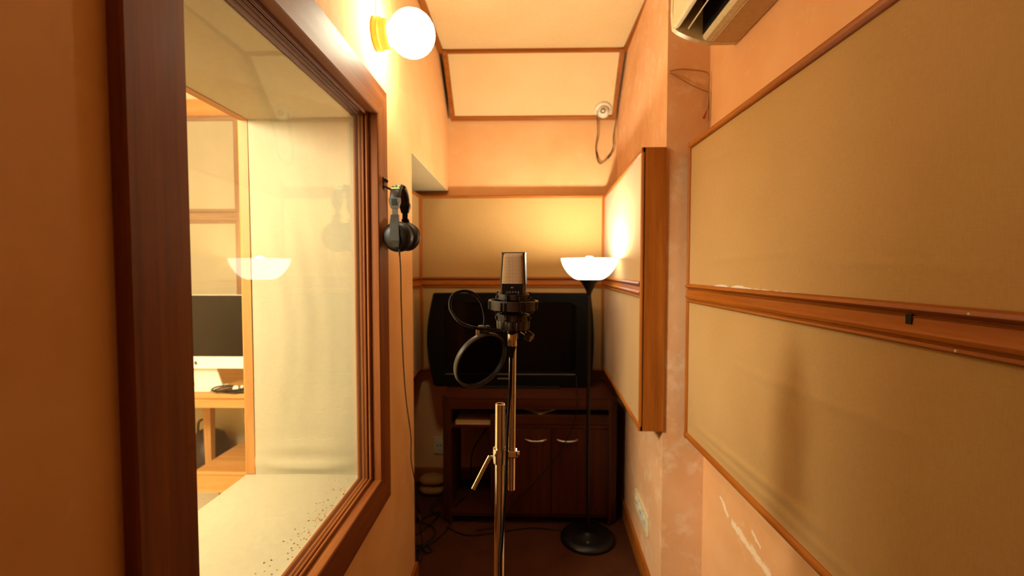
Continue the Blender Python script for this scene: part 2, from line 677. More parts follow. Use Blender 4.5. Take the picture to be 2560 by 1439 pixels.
obj('glass_pane', box(-.543, -.539, FY0 - .006, FY1 + .006, FZ0 - .006, FZ1 + .006), 'glass', win)

# soft fabric lining of the deep reveal


def lining(side):
    g0, g1 = -.572, (-.978 if side == 'sill' else -.950)

    def f(u, w):
        x = g0 + (g1 - g0) * u
        e = math.sin(math.pi * u)
        if side == 'far':
            z = OZ0 - .006 + (OZ1 - OZ0 + .010) * w
            p = .005 * math.exp(-((w - .085 + .04 * (u - .5) ** 2) / .018) ** 2) * e + .013 * math.exp(-((w - .030 - .05 * (u - .5) ** 2) / .013) ** 2) * (.06 + e)
            p += .0012 * math.sin(30 * u + 6 * math.sin(4 * w)) * math.exp(-((w - .5) / .3) ** 2) * e
            return (x, OY1 - .006 - p - .0015 * math.sin(9 * u + 4 * w), z)
        if side == 'near':
            return (x, OY0 + .002 + .002 * e, OZ0 + (OZ1 - OZ0) * w)
        y = OY0 + (OY1 - OY0) * w
        if side == 'sill':
            return (x, y, OZ0 + .002 + .003 * e + .001 * math.sin(7 * w + 5 * u))
        return (x, y, OZ1 - .002 - .002 * e - .001 * math.sin(6 * w))
    return grid(24, 90, f)


for s in SIDES:
    obj('fabric_lining', lining(s), 'fabric_white', win, smooth=60)


# ------------------------------------------------------------------ fabric wall panels
def strip(u0, u1, w0, w1, v0, h, mp, along):
    """small half-round edge moulding proud of v0 by h"""
    n = 6
    if along == 'u':
        m_, hw = (w0 + w1) / 2, (w1 - w0) / 2
        pr = [(m_ - hw, v0 - .004)] + [(m_ - hw * math.cos(math.pi * k / n), v0 + h * (0.35 + 0.65 * math.sin(math.pi * k / n))) for k in range(n + 1)] + [(m_ + hw, v0 - .004)]
        return prism(pr, u0, u1, lambda p, q, t: mp(t, q, p))
    m_, hw = (u0 + u1) / 2, (u1 - u0) / 2
    pr = [(m_ - hw, v0 - .004)] + [(m_ - hw * math.cos(math.pi * k / n), v0 + h * (0.35 + 0.65 * math.sin(math.pi * k / n))) for k in range(n + 1)] + [(m_ + hw, v0 - .004)]
    return prism(pr, w0, w1, lambda p, q, t: mp(p, q, t))


def rail(u0, u1, w0, w1, v0, mp):
    """moulded middle rail: broad bead, quirk, flat, bead"""
    H = w1 - w0
    pr = [(0, -.004), (0, .008), (.05, .012), (.12, .011), (.15, .006), (.18, .006), (.22, .014), (.33, .0165), (.40, .012), (.43, .009),
          (.66, .008), (.69, .010), (.72, .004), (.75, .004), (.78, .012), (.86, .018), (.95, .016), (1, .009), (1, -.004)]
    return prism([(w0 + a * H, v0 + b) for a, b in pr], u0, u1, lambda p, q, t: mp(t, q, p))


def panel(name, label, mp, u0, u1, w0, w1, th, rails, ax_u, tw=.02, tv=.016, fab='fabric', disp=None, seams=(), loc=None, body='wood_z', cat='wall panel', fine=(60, 40), wp='wood_'):
    o = thing(name, label, cat, loc)
    obj('backing_box', box(u0, u1, 0.0005, th, w0, w1, 0, mp=mp), body, o)
    hs = [w0 + tw] + [x for r in rails for x in r] + [w1 - tw]
    for k in range(0, len(hs), 2):
        a, b = hs[k], hs[k + 1]
        us = [u0 + tv] + list(seams) + [u1 - tv]
        for ua, ub in zip(us, us[1:]):
            def f(s, q, a=a, b=b, ua=ua, ub=ub, k=k):
                u, w = ua + (ub - ua) * s, a + (b - a) * q
                return mp(u, th + .002 + (disp(u, w, k // 2) if disp else 0), w)
            obj('fabric_face', grid(fine[0], fine[1], f), fab, o, smooth=60)
    wu = wp + ax_u
    wz = wp + ('z' if ax_u != 'z' else 'x')
    obj('edge_moulding', strip(u0, u1, w1 - tw, w1, th, .012, mp, 'u'), wu, o, smooth=40)
    obj('edge_moulding', strip(u0, u1, w0, w0 + tw, th, .012, mp, 'u'), wu, o, smooth=40)
    obj('edge_moulding', strip(u0, u0 + tv, w0, w1, th, .012, mp, 'w'), wz, o, smooth=40)
    obj('edge_moulding', strip(u1 - tv, u1, w0, w1, th, .012, mp, 'w'), wz, o, smooth=40)
    for a, b in rails:
        obj('middle_rail', rail(u0 + tv * .5, u1 - tv * .5, a, b, th, mp), wu, o, smooth=40)
    return o


def near_folds(u, w, k):
    """slack folds in the long panel's cloth"""
    d = .0008 * math.sin(5 * u + 3 * w)
    if k == 0:
        for (ua, wa, ub, wb, amp, wid) in ((1.80, .90, .95, .93, .0045, .012), (1.75, .875, .8, .885, .003, .008), (1.45, 1.20, .70, 1.22, .002, .012)):
            t_ = (u - ua) / (ub - ua)
            if 0 <= t_ <= 1:
                d += amp * math.sin(math.pi * t_) ** .6 * math.exp(-((w - wa - (wb - wa) * t_) / wid) ** 2)
    else:
        for (ua, wa, ub, wb, amp, wid) in ((1.70, 1.53, 1.05, 1.545, .002, .008), (1.1, 1.52, .6, 1.50, .002, .006), (1.78, 1.90, 1.3, 1.86, .0015, .01)):
            t_ = (u - ua) / (ub - ua)
            if 0 <= t_ <= 1:
                d += amp * math.sin(math.pi * t_) ** .6 * math.exp(-((w - wa - (wb - wa) * t_) / wid) ** 2)
    return d


mpR = lambda u, v, w: (XR - v, u, w)
mpA = lambda u, v, w: (alc(u) - v, u, w)
mpB = lambda u, v, w: (u, YB - v, w)
mpS = lambda u, v, w: (-.78 + v, u, w)
pr_ = panel('fabric_wall_panel', 'long beige fabric wall panel with a moulded wooden rail under the air conditioner', mpR, .50, 1.83, .825, 1.997, .09,
            [(1.372, 1.444)], 'y', .024, .016, disp=near_folds, loc=(XR, 1.16, .825), fine=(150, 60))
panel('fabric_wall_panel', 'beige fabric wall panel with a broad orange wooden end beside the floor lamp', mpA, YP - .01, 3.078, .832, 1.994, .09,
      [(1.384, 1.452)], 'y', .02, .014, loc=(.6, 2.48, .832))
panel('fabric_wall_panel', 'beige fabric wall panel behind the television', mpB, -.692, alc(3.08) - .09, .812, 2.0, .09,
      [(1.378, 1.452)], 'x', .02, .02, loc=(-.07, YB, .812))
panel('fabric_wall_panel', 'narrow beige fabric panel inside the recess beside the television', mpS, YE + .02, 3.076, .812, 2.0, .086,
      [(1.378, 1.452)], 'y', .02, .02, loc=(-.78, 2.6, .812))

# details that belong to the long panel
bm = NB()
random.seed(3)
N = 40
top = []
for i in range(N + 1):
    y = 1.60 - .62 * i / N
    hgt = .0015 + .010 * abs(math.sin(i * .35) * math.exp(-((i - 9) / 9) ** 2)) + .004 * random.random() * math.exp(-((i - 22) / 12) ** 2)
    top.append((y, 1.441 + hgt))
pts = [(y, 1.440) for y, _ in reversed(top)] + top
prism(pts, XR - .0925, XR - .0945, lambda p, q, t: (t, p, q), bm)
o = obj('torn_cloth_edge', bm, 'white_paper', pr_)
o['label'] = 'pale torn cloth edge above the rail'
o = obj('socket_hole_plate', box(XR - .1005, XR - .097, .777, .789, 1.408, 1.4255), 'black', pr_)
o['label'] = 'small black square plate on the rail'
for y, z in ((.672, 1.436), (.69, 1.379)):
    obj('paint_fleck', lathe([(0, 0), (.0022, .0004), (0, .0012)], (XR - .1075, y, z), (-1, 0, 0), 7), 'paint_fleck', pr_)

# ------------------------------------------------------------------ ceiling panels
CX0, CX1 = -.478, .606
mpC = lambda u, v, w: (u, w, ZC - v)
o = thing('fabric_ceiling_panel', 'flat cream fabric ceiling panel edged with wooden strips', 'ceiling panel', (.05, 1.8, ZC))
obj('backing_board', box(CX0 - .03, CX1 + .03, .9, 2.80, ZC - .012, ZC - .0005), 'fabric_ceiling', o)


def slope_pt(u, v, s):          # s: 0 at the ceiling edge, 1 at the back wall
    ya, za, yb, zb = 2.80, ZC - .018, 3.155, 2.535
    nx, nz = -(za - zb), -(yb - ya)
    L = math.hypot(nx, nz)
    return (u, ya + (yb - ya) * s + v * nx / L, za + (zb - za) * s + v * nz / L)


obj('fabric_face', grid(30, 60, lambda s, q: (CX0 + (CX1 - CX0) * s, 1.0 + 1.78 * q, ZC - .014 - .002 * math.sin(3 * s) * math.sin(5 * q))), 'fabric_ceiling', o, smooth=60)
for x0, x1 in ((XL + .002, CX0), (CX1, CX1 + .033)):
    if x0 > 0:   # follows the splayed side wall a little
        bm = loft([[(x0 - .012, .9, ZC - .03), (x1 - .012, .9, ZC - .03), (x1 - .012, .9, ZC - .006), (x0 - .012, .9, ZC - .006)],
                   [(x0, 2.80, ZC - .03), (x1, 2.80, ZC - .03), (x1, 2.80, ZC - .006), (x0, 2.80, ZC - .006)]])
    else:
        bm = box(x0, x1, .9, 2.80, ZC - .03, ZC - .006, .002)
    obj('edge_strip', bm, 'wood_y', o)
obj('edge_strip', box(XL + .01, .625, 2.79, 2.812, ZC - .032, ZC - .008, .002), 'wood_x', o)

o = thing('fabric_ceiling_panel', 'sloping cream fabric panel between ceiling and back wall', 'ceiling panel', (.05, 3.0, 2.68))
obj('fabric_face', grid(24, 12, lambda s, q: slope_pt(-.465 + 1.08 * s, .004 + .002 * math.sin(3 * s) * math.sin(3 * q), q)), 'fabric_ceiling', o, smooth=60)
obj('backing_board', loft([[slope_pt(-.478, -.012, 0), slope_pt(.62, -.012, 0), slope_pt(.62, .002, 0), slope_pt(-.478, .002, 0)],
                           [slope_pt(-.478, -.012, 1), slope_pt(.63, -.012, 1), slope_pt(.63, .002, 1), slope_pt(-.478, .002, 1)]]), 'wood_z', o)
for (a0, a1, b0, b1) in ((-.482, -.452, -.488, -.458), (.585, .612, .607, .634)):
    obj('edge_strip', loft([[slope_pt(a0, -.01, -.02), slope_pt(a1, -.01, -.02), slope_pt(a1, .014, -.02), slope_pt(a0, .014, -.02)],
                            [slope_pt(b0, -.01, 1.0), slope_pt(b1, -.01, 1.0), slope_pt(b1, .014, 1.0), slope_pt(b0, .014, 1.0)]]), 'wood_z', o)
obj('edge_strip', loft([[slope_pt(-.488, -.01, .955), slope_pt(-.488, .015, .955), slope_pt(-.488, .015, 1.02), slope_pt(-.488, -.01, 1.02)],
                        [slope_pt(.634, -.01, .955), slope_pt(.634, .015, .955), slope_pt(.634, .015, 1.02), slope_pt(.634, -.01, 1.02)]]), 'wood_x', o)

# ================================================================== CONTROL ROOM BEYOND THE GLASS
CXa, CYb = -3.6, 3.5
struct('floor_control', box(CXa, XC, -1.3, CYb, -.08, 0), 'floor_pale', 'pale tiled floor of the control room')
struct('ceiling_control', box(CXa, XC, -1.3, CYb, 2.9, 3.0), 'cream_paint', 'cream ceiling of the control room')
struct('wall_control_back', box(CXa, XC + .0, CYb, CYb + .1, 0, 2.9), 'cream_paint', 'cream wall behind the control-room desk')
struct('wall_control_side', box(CXa - .1, CXa, -1.3, CYb, 0, 2.9), 'cream_paint', 'cream side wall of the control room')
struct('wall_control_front', box(CXa, XC, -1.4, -1.3, 0, 2.9), 'cream_paint', 'cream far wall of the control room')
struct('wall_control_partition', box(XC - .004, XC + .01, YE + .1, CYb, 0, 2.9), 'cream_paint', 'cream partition wall beside the studio window')
mpK = lambda u, v, w: (u, CYb - v, w)
panel('fabric_wall_panel', 'tall cream fabric panel in the control room seen through the window', mpK, -3.2, -2.135, 1.15, 2.665, .05,
      [(1.853, 1.962)], 'x', .04, .055, fab='fabric_white', wp='dull_', body='dull_z', loc=(-2.6, CYb, 1.15))
struct('trim_1', box(CXa, XC, CYb - .03, CYb, 2.67, 2.80, .004), 'pale_wood_x', 'wooden band above the control-room fabric panel')

# desk
dk = thing('desk', 'pale wooden desk carrying the desktop computer behind the window', 'desk', (-2.1, 3.0, 0))
obj('desktop', box(-3.0, -1.2, 2.68, 3.42, .722, .752, .004), 'pale_wood_x', dk)
obj('apron', box(-2.96, -1.24, 2.70, 2.72, .66, .722), 'pale_wood_x', dk)
for x in (-2.93, -2.245, -1.3):
    obj('leg', loft([[(x - .02, 3.16, .0), (x + .02, 3.16, 0), (x + .02, 3.20, 0), (x - .02, 3.20, 0)],
                     [(x - .03, 3.15, .722), (x + .03, 3.15, .722), (x + .03, 3.21, .722), (x - .03, 3.21, .722)]]), 'pale_wood_z', dk)
# low platform
pf = thing('low_platform', 'low pale wooden platform on the floor under the desk', 'platform', (-1.5, 3.0, 0))
obj('top_board', box(-1.985, -1.05, 2.66, 3.4, .262, .282, .003), 'pale_wood_x', pf)
obj('fascia', box(-1.98, -1.05, 2.668, 2.69, .15, .262), 'pale_wood_x', pf)
obj('plinth', box(-1.93, -1.08, 2.80, 3.36, .022, .262), 'pale_wood_x', pf)
obj('toe_strip', box(-1.935, -1.08, 2.795, 3.365, 0, .022), 'white_plastic', pf)

# desktop computer
dc = thing('desktop_computer', 'pale all-in-one desktop computer with a dark screen on the desk', 'computer', (-2.01, 2.82, .752))
rr = .02


def rrect(x0, x1, z0, z1, r, n=5):
    out = []
    for cx_, cz_, a0 in ((x1 - r, z1 - r, 0), (x0 + r, z1 - r, 90), (x0 + r, z0 + r, 180), (x1 - r, z0 + r, 270)):
        for k in range(n + 1):
            a = math.radians(a0 + 90 * k / n)
            out.append((cx_ + r * math.cos(a), cz_ + r * math.sin(a)))
    return out


obj('back_shell', prism(rrect(-2.335, -1.690, .892, 1.345, .012), 2.752, 2.775, lambda p, q, t: (p, t, q)), 'alu', dc)
obj('screen', box(-2.333, -1.692, 2.7485, 2.752, .966, 1.343, .0), 'screen', dc)
ch = obj('chin', prism(rrect(-2.335, -1.690, .892, .965, .012), 2.747, 2.752, lambda p, q, t: (p, t, q)), 'alu', dc)
bm = prism([(-2.0125 + .0115 * math.sin(2 * math.pi * k / 22) * (1 - .18 * (math.cos(2 * math.pi * k / 22) < -.5)) - (.006 if 4 <= k <= 6 else 0),
             .925 + .0125 * math.cos(2 * math.pi * k / 22) - (.002 if k in (0,) else 0)) for k in range(22)], 2.7455, 2.7472, lambda p, q, t: (p, t, q))
obj('fruit_emblem', bm, 'grey_plastic', ch)
bm = prism([(-2.0125, .939), (-2.008, .946), (-2.006, .949), (-2.010, .946), (-2.0135, .942)], 2.7455, 2.7472, lambda p, q, t: (p, t, q))
obj('emblem_leaf', bm, 'grey_plastic', ch)
obj('stand_neck', loft([[(-2.10, 2.775, .93), (-1.92, 2.775, .93), (-1.92, 2.783, .93), (-2.10, 2.783, .93)],
                        [(-2.10, 2.85, .758), (-1.92, 2.85, .758), (-1.92, 2.862, .758), (-2.10, 2.862, .758)]]), 'alu', dc)
obj('stand_foot', box(-2.11, -1.91, 2.72, 2.90, .7525, .759, .002), 'alu', dc)

# things on the desk
random.seed(11)
cb = thing('cable_bundle', 'coiled dark cables with white plugs in front of the computer', 'cable', (-1.79, 2.78, .752))
for k in range(4):
    pts = []
    for i in range(22):
        a = 2 * math.pi * i / 18
        pts.append((-1.765 + (.095 + .010 * k) * math.cos(a + k), 2.715 + (.035 + .006 * k) * math.sin(a + k), .757 + .006 * k + .006 * math.sin(2 * a + k)))
    obj('cable_loop', tube(pts, .0045, 6, 3), 'rubber' if k % 2 else 'leather', cb, smooth=60)
for x, z, r in ((-1.735, .800, .018), (-1.695, .81, .010)):
    obj('white_plug', lathe([(0, -.016), (r * .8, -.016), (r, -.004), (r, .008), (r * .7, .012), (0, .012)], (x, 2.70, z - .02), (0, -1, .2), 18), 'white_plastic', cb, smooth=40)
kb = box(-1.655, -1.40, 2.74, 2.84, .7525, .768, .004)
o = obj('keyboard', kb, 'white_plastic', None, (-1.53, 2.79, .7525))
tag(o, 'slim white keyboard lying on the desk beside the coiled cables', 'keyboard')
for i in range(10):
    for j in range(4):
        obj('key', box(-1.647 + .0238 * i, -1.626 + .0238 * i, 2.746 + .023 * j, 2.766 + .023 * j, .7675, .7705, .001, seg=1), 'white_plastic', o)
bag = thing('dark_bag', 'dark soft bag on the floor behind the desk leg', 'bag', (-2.36, 3.32, 0))
obj('body', lathe([(0, 0), (.13, .002), (.16, .06), (.15, .17), (.11, .26), (.05, .30), (0, .31)], (-2.36, 3.32, 0), (0, 0, 1), 24, None, lambda a: 1 + .06 * math.sin(3 * a) + .04 * math.sin(5 * a + 1)), 'leather', bag, smooth=70)
obj('handle', tube([(-2.42, 3.30, .27), (-2.40, 3.29, .37), (-2.34, 3.29, .38), (-2.31, 3.30, .27)], .009, 8), 'leather', bag, smooth=60)
pw = tube([(-2.10, 3.40, .757), (-2.10, 3.42, .757), (-2.10, 3.428, .73), (-2.10, 3.43, .68), (-2.12, 3.36, .5), (-2.06, 3.30, .35), (-1.99, 3.2, .29)], .004, 6)
tag(obj('power_cord', pw, 'white_plastic', None, (-2.10, 3.40, .752)), 'thin white power cord hanging behind the desk', 'cord')

# ================================================================== THINGS IN THE BOOTH
# crumbs on the sill
random.seed(5)
bm = NB()
for i in range(120):
    y = OY1 - .03 - abs(random.gauss(.25, .22))
    if y < OY0 + .05:
        continue
    x = -.575 - abs(random.gauss(.012, .03)) - .003
    r = random.uniform(.0009, .0026)
    z = OZ0 + .0025 + .003 * math.sin(math.pi * (x + .572) / -.352)
    lathe([(0, -.0008), (r, 0), (r * .7, r * .7), (0, r)], (x, y, z), (random.uniform(-.3, .3), random.uniform(-.3, .3), 1), 6, bm)
o = obj('crumbs', bm, 'crumb')
tag(o, 'tiny crumbs scattered along the window sill lining', 'crumbs', kind='stuff')

# ---- wall globe lamp
gc = Vector((-.381, 1.60, 2.315))
gl = thing('globe_wall_lamp', 'round glowing glass globe lamp on a brass base above the window', 'wall lamp', (XL, gc.y, gc.z))
obj('brass_base', lathe([(0, 0), (.052, 0), (.054, .004), (.054, .022), (.050, .026), (.047, .042), (.043, .052), (.036, .056), (0, .056)], (XL, gc.y, gc.z), (1, 0, 0), 40), 'brass', gl, smooth=35)
bm = NB()
bmesh.ops.create_uvsphere(bm, u_segments=32, v_segments=16, radius=.079)
bmesh.ops.translate(bm, verts=bm.verts[:], vec=gc)
obj('globe', bm, 'globe', gl, smooth=80)
obj('supply_wire', tube([(XL + .004, gc.y, gc.z + .05), (XL + .004, gc.y + .01, gc.z + .2), (XL + .004, gc.y + .0, gc.z + .35), (XL + .004, gc.y + .02, ZC - .03)], .0022, 6), 'cream_plastic', gl, smooth=60)

# ---- air conditioner
ac = thing('air_conditioner', 'cream wall-mounted air conditioner with a dark outlet slot above the long panel', 'air conditioner', (XR, 1.235, 2.30))
prof = [(.755, 2.297), (.66, 2.296), (.640, 2.300), (.633, 2.308), (.633, 2.52), (.552, 2.52), (.552, 2.350), (.545, 2.342), (.535, 2.341), (.529, 2.350), (.527, 2.40), (.532, 2.55), (.545, 2.575), (.58, 2.588), (.755, 2.588)]
A0, A1 = .82, 1.640
obj('body', prism(prof, A0, A1, lambda p, q, t: (p, t, q)), 'cream_plastic', ac)
endp = [(.755, 2.295), (.66, 2.294), (.62, 2.302), (.575, 2.318), (.545, 2.333), (.530, 2.345), (.525, 2.40), (.530, 2.552), (.544, 2.577), (.58, 2.59), (.755, 2.59)]
for a, b in ((A0 - .022, A0), (A1, A1 + .022)):
    obj('end_cap', prism(endp, a, b, lambda p, q, t: (p, t, q)), 'cream_plastic', ac)
duct = prism([(.5515, 2.356), (.5550, 2.356), (.5550, 2.516), (.6300, 2.516), (.6300, 2.320), (.6335, 2.320), (.6335, 2.5205), (.5515, 2.5205)], A0 + .002, A1 - .002, lambda p, q, t: (p, t, q))
obj('outlet_interior', duct, 'black', ac)
obj('louvre', prism([(.574, 2.336), (.577, 2.333), (.588, 2.349), (.585, 2.352)], A0 + .01, A1 - .012, lambda p, q, t: (p, t, q)), 'ac_under', ac)
obj('intake_line', box(.5275, .5305, A0 + .01, A1 - .01, 2.455, 2.459), 'black', ac)
obj('underside_tray', box(.665, .752, A0 + .01, A1 - .005, 2.2935, 2.297), 'ac_under', ac)

# thin wires on the pier
W1 = [(.592, 1.872, 2.295), (.6309, 1.868, 2.3003), (.6785, 1.866, 2.2967), (.7262, 1.864, 2.2884), (.744, 1.862, 2.2725), (.7446, 1.862, 2.2253), (.7433, 1.862, 2.1624), (.7395, 1.862, 2.135)]
W2 = [(.594, 1.874, 2.2896), (.6314, 1.870, 2.2657), (.6794, 1.868, 2.237), (.7194, 1.866, 2.2177), (.745, 1.866, 2.1986), (.748, 1.866, 2.10), (.748, 1.866, 2.02)]
wr = thing('loose_wire', 'thin loose wires with a red tip on the plaster pier', 'wire', (.67, 1.875, 2.29))
obj('wire', tube(W1, .0022, 6), 'tan_cloth', wr, smooth=60)
obj('wire', tube(W2, .0022, 6), 'tan_cloth', wr, smooth=60)
o = obj('red_tip', tube([(.7395, 1.862, 2.137), (.733, 1.862, 2.121), (.7261, 1.862, 2.1041)], .0042, 8, 4, None, True, lambda i: .5 + .09 * i), 'red', wr, smooth=60)
o['label'] = 'red sleeve on the wire end'

# ---- dome camera on the sloping panel
sc_c = Vector(slope_pt(.540, 0, .86))
nrm = (Vector(slope_pt(.54, 1, .86)) - sc_c).normalized()
sc = thing('security_camera', 'small white dome security camera on the sloping ceiling panel', 'camera', tuple(sc_c + nrm * .006))
obj('base', lathe([(0, 0), (.056, 0), (.057, .006), (.052, .014), (.046, .017), (0, .017)], sc_c + nrm * .006, nrm, 36), 'white_plastic', sc, smooth=40)
look = Vector((-.25, -1, -.18)).normalized()
bc = sc_c + nrm * .034
bm = NB()
bmesh.ops.create_uvsphere(bm, u_segments=28, v_segments=16, radius=.040)
bmesh.ops.translate(bm, verts=bm.verts[:], vec=bc)
bd = obj('ball', bm, 'white_plastic', sc, smooth=80)
obj('lens', lathe([(0, .0), (.016, .0), (.016, .004), (.012, .005), (.011, .002), (0, .002)], bc + look * .0365, look, 24), 'black_gloss', bd, smooth=40)
SC = [(.500, 3.085, 2.60), (.5021, 3.10, 2.5158), (.5136, 3.15, 2.4217), (.5033, 3.158, 2.341), (.5093, 3.158, 2.2736), (.5314, 3.158, 2.2248), (.572, 3.158, 2.2462), (.6024, 3.158, 2.2865), (.6209, 3.155, 2.3403), (.6205, 3.15, 2.4075), (.6303, 3.13, 2.488), (.633, 3.10, 2.53)]
cw = thing('camera_cable', 'thin looped cable hanging below the dome camera', 'cable', (.5021, 3.158, 2.2248))
obj('strand', tube(SC, .0028, 6), 'leather', cw, smooth=60)
SC2 = [(a + .008 + .003 * math.sin(i * 2.1), b - .005, c + .006 * math.cos(i * 1.3)) for i, (a, b, c) in enumerate(SC[1:-1])]
obj('strand', tube(SC2, .0024, 6), 'tan_cloth', cw, smooth=60)
for p, q in (((.507, 3.152, 2.300), (.513, 3.152, 2.262)), ((.583, 3.152, 2.258), (.606, 3.152, 2.285))):
    obj('connector', cyl(p, q, .0055, seg=10), 'leather', cw, smooth=40)

# ---- hook and headphones
hk = thing('coat_hook', 'small black metal hook on the window casing holding the headphones', 'hook', (XFc, 1.625, 1.80))
obj('plate', box(XFc, XFc + .004, 1.603, 1.632, 1.782, 1.826, .002), 'black_satin', hk)
for dy in (-.007, .007):
    obj('prong', tube([(XFc + .002, 1.618 + dy, 1.818), (XFc + .009, 1.618 + dy, 1.819), (XFc + .011, 1.618 + dy, 1.814), (XFc + .008, 1.618 + dy, 1.809)], .0028, 8, 4), 'black_satin', hk, smooth=60)
obj('arm', tube([(XFc + .002, 1.625, 1.797), (XFc + .03, 1.625, 1.784), (XFc + .062, 1.625, 1.785), (XFc + .074, 1.625, 1.796)], .0042, 8, 5), 'black_satin', hk, smooth=60)

hp = thing('headphones', 'black and grey over-ear headphones hanging beside the window', 'headphones', (-.44, 1.645, 1.57))
HX = -.440
yc = 1.645


def band_ring(y, z, ty, tz, wdt, thk):
    """rounded rectangle across the band: width along X, thickness normal to the tangent (ty, tz)"""
    ny, nz = -tz, ty
    out = []
    for k in range(12):
        a = 2 * math.pi * k / 12
        cx_, cy_ = math.cos(a), math.sin(a)
        m_ = max(abs(cx_), abs(cy_)) ** .7
        out.append((HX + wdt * .5 * cx_ / m_, y + ny * thk * .5 * cy_ / m_, z + nz * thk * .5 * cy_ / m_))
    return out


rings = []
for k in range(25):
    a = math.pi * (1.02 - 1.04 * k / 24)
    y, z = yc + .066 * math.cos(a), 1.742 + .056 * math.sin(a) ** .9 if math.sin(a) > 0 else 1.742 - .004
    ty, tz = -math.sin(a) * .066, math.cos(a) * .056
    L = math.hypot(ty, tz)
    rings.append(band_ring(y, z, ty / L, tz / L, .036, .017))
hb = obj('headband', loft(rings), 'leather', hp, smooth=60)
# printed mark on the band
bm = NB()
for (px, py, r) in ((-.007, -.020, .006), (.004, -.017, .0055)):
    pass
mk = []
for (x0, y0, x1, y1, w_) in ((-.014, .0, .013, .0, .0022), (-.004, .004, -.004, .014, .002), (-.004, .014, .006, .014, .002), (.006, .014, .006, .004, .002), (.010, .005, .012, .014, .002), (-.010, .006, -.008, .013, .002)):
    # on the near shoulder of the band, facing the door side
    def onband(px, py, off):
        a = math.pi * (.80 - py * 9)
        y = yc + (.066 + .0094 + off) * math.cos(a)
        z = 1.742 + (.056 + .0094 + off) * math.sin(a) ** .9
        return (HX + px, y, z)
    L = math.hypot(x1 - x0, y1 - y0)
    nx_, ny_ = -(y1 - y0) / L * w_ / 2, (x1 - x0) / L * w_ / 2
    q = [(x0 + nx_, y0 + ny_), (x1 + nx_, y1 + ny_), (x1 - nx_, y1 - ny_), (x0 - nx_, y0 - ny_)]
    loft([[onband(a, b, -.002) for a, b in q], [onband(a, b, .0012) for a, b in q]], True, bm)
o = obj('printed_emblem', bm, 'green_print', hb)
o['label'] = 'pale green emblem printed on the headband'
for sgn, cm in ((-1, 'grey_plastic'), (1, 'black')):
    yy = yc + sgn * .068
    sl = obj('slider_block', loft([[(HX + a * .019, yy + b * .008, 1.748) for a, b in ((-1, -1), (1, -1), (1, 1), (-1, 1))],
                                   [(HX + a * .019, yy + b * .009, 1.735) for a, b in ((-1, -1), (1, -1), (1, 1), (-1, 1))],
                                   [(HX + a * .013, yy + b * .006, 1.712) for a, b in ((-1, -1), (1, -1), (1, 1), (-1, 1))]]), cm, hp)
    obj('inset', box(HX - .009, HX + .009, yy + sgn * .0085, yy + sgn * .0098, 1.722, 1.744), 'black' if sgn < 0 else 'rubber', sl)
    obj('slider_bar', box(HX - .010, HX + .010, yy - .003, yy + .003, 1.680, 1.716, .001), cm, hp)
    obj('yoke', loft([[(HX + a * .013, yy + sgn * .002 + b * .006, 1.690) for a, b in ((-1, -1), (1, -1), (1, 1), (-1, 1))],
                      [(HX + .002 + a * .015, yy + sgn * .014 + b * .006, 1.660) for a, b in ((-1, -1), (1, -1), (1, 1), (-1, 1))],
                      [(HX + .004 + a * .015, yy + sgn * .022 + b * .005, 1.635) for a, b in ((-1, -1), (1, -1), (1, 1), (-1, 1))],
                      [(HX + .006 + a * .015, yy + sgn * .0235 + b * .004, 1.600) for a, b in ((-1, -1), (1, -1), (1, 1), (-1, 1))],
                      [(HX + .008 + a * .009, yy + sgn * .019 + b * .003, 1.578) for a, b in ((-1, -1), (1, -1), (1, 1), (-1, 1))]]), 'yoke_black' if sgn < 0 else 'black', hp)
    axis = (-.12 if sgn < 0 else .30, sgn, -.10)
    cc = Vector((HX + (.006 if sgn < 0 else .010), yy - sgn * .004, 1.614 if sgn < 0 else 1.622))
    obj('ear_cup', lathe([(0, .024), (.024, .0235), (.038, .020), (.047, .013), (.052, .004), (.053, -.004), (.050, -.008), (0, -.008)], cc, axis, 40), 'black', hp, smooth=50)
    obj('ear_pad', lathe([(0, -.012), (.025, -.012), (.027, -.018), (.034, -.026), (.044, -.026), (.051, -.019), (.0535, -.012), (.051, -.006), (.047, -.004), (0, -.004)], cc, axis, 40), 'leather', hp, smooth=60)
obj('strain_relief', cyl((-.4255, 1.572, 1.572), (-.424, 1.572, 1.548), .004, .0028, 10), 'rubber', hp, smooth=40)
HPc = [(-.424, 1.572, 1.556), (-.4285, 1.60, 1.4912), (-.4438, 1.66, 1.3734), (-.4622, 1.75, 1.148), (-.478, 1.85, .9615), (-.487, 1.96, .7698), (-.492, 1.98, .6542), (-.493, 2.06, .5072), (-.490, 2.12, .3086), (-.492, 2.20, .1054), (-.52, 2.26, .012), (-.56, 2.34, .006)]
obj('cord', tube(HPc, .0022, 6), 'rubber', hp, smooth=60)

# ---- microphone stand
MX, MY = -.018, .95
st = thing('microphone_stand', 'chrome microphone stand with a lever clamp and offset upper rod', 'stand', (-.054, .985, 0))
LT0, LT1 = Vector((-.056, .985, .06)), Vector((-.0475, .985, 1.207))
obj('lower_tube', lathe([(0, 0), (.0112, 0), (.0112, (LT1 - LT0).length - .001), (.0104, (LT1 - LT0).length), (.0080, (LT1 - LT0).length), (.0080, (LT1 - LT0).length - .02), (0, (LT1 - LT0).length - .02)], LT0, LT1 - LT0, 32), 'chrome', st, smooth=35)
obj('tube_plug', lathe([(0, .0), (.0076, 0), (.0076, .004), (.003, .007), (0, .007)], LT1 - (LT1 - LT0).normalized() * .008, LT1 - LT0, 20), 'black', st, smooth=35)
UR0, UR1 = Vector((-.0235, .992, 1.012)), Vector((-.0195, .984, 1.382))
obj('upper_rod', cyl(UR0, UR1, .0080, seg=28, bev=.001), 'chrome', st, smooth=35)
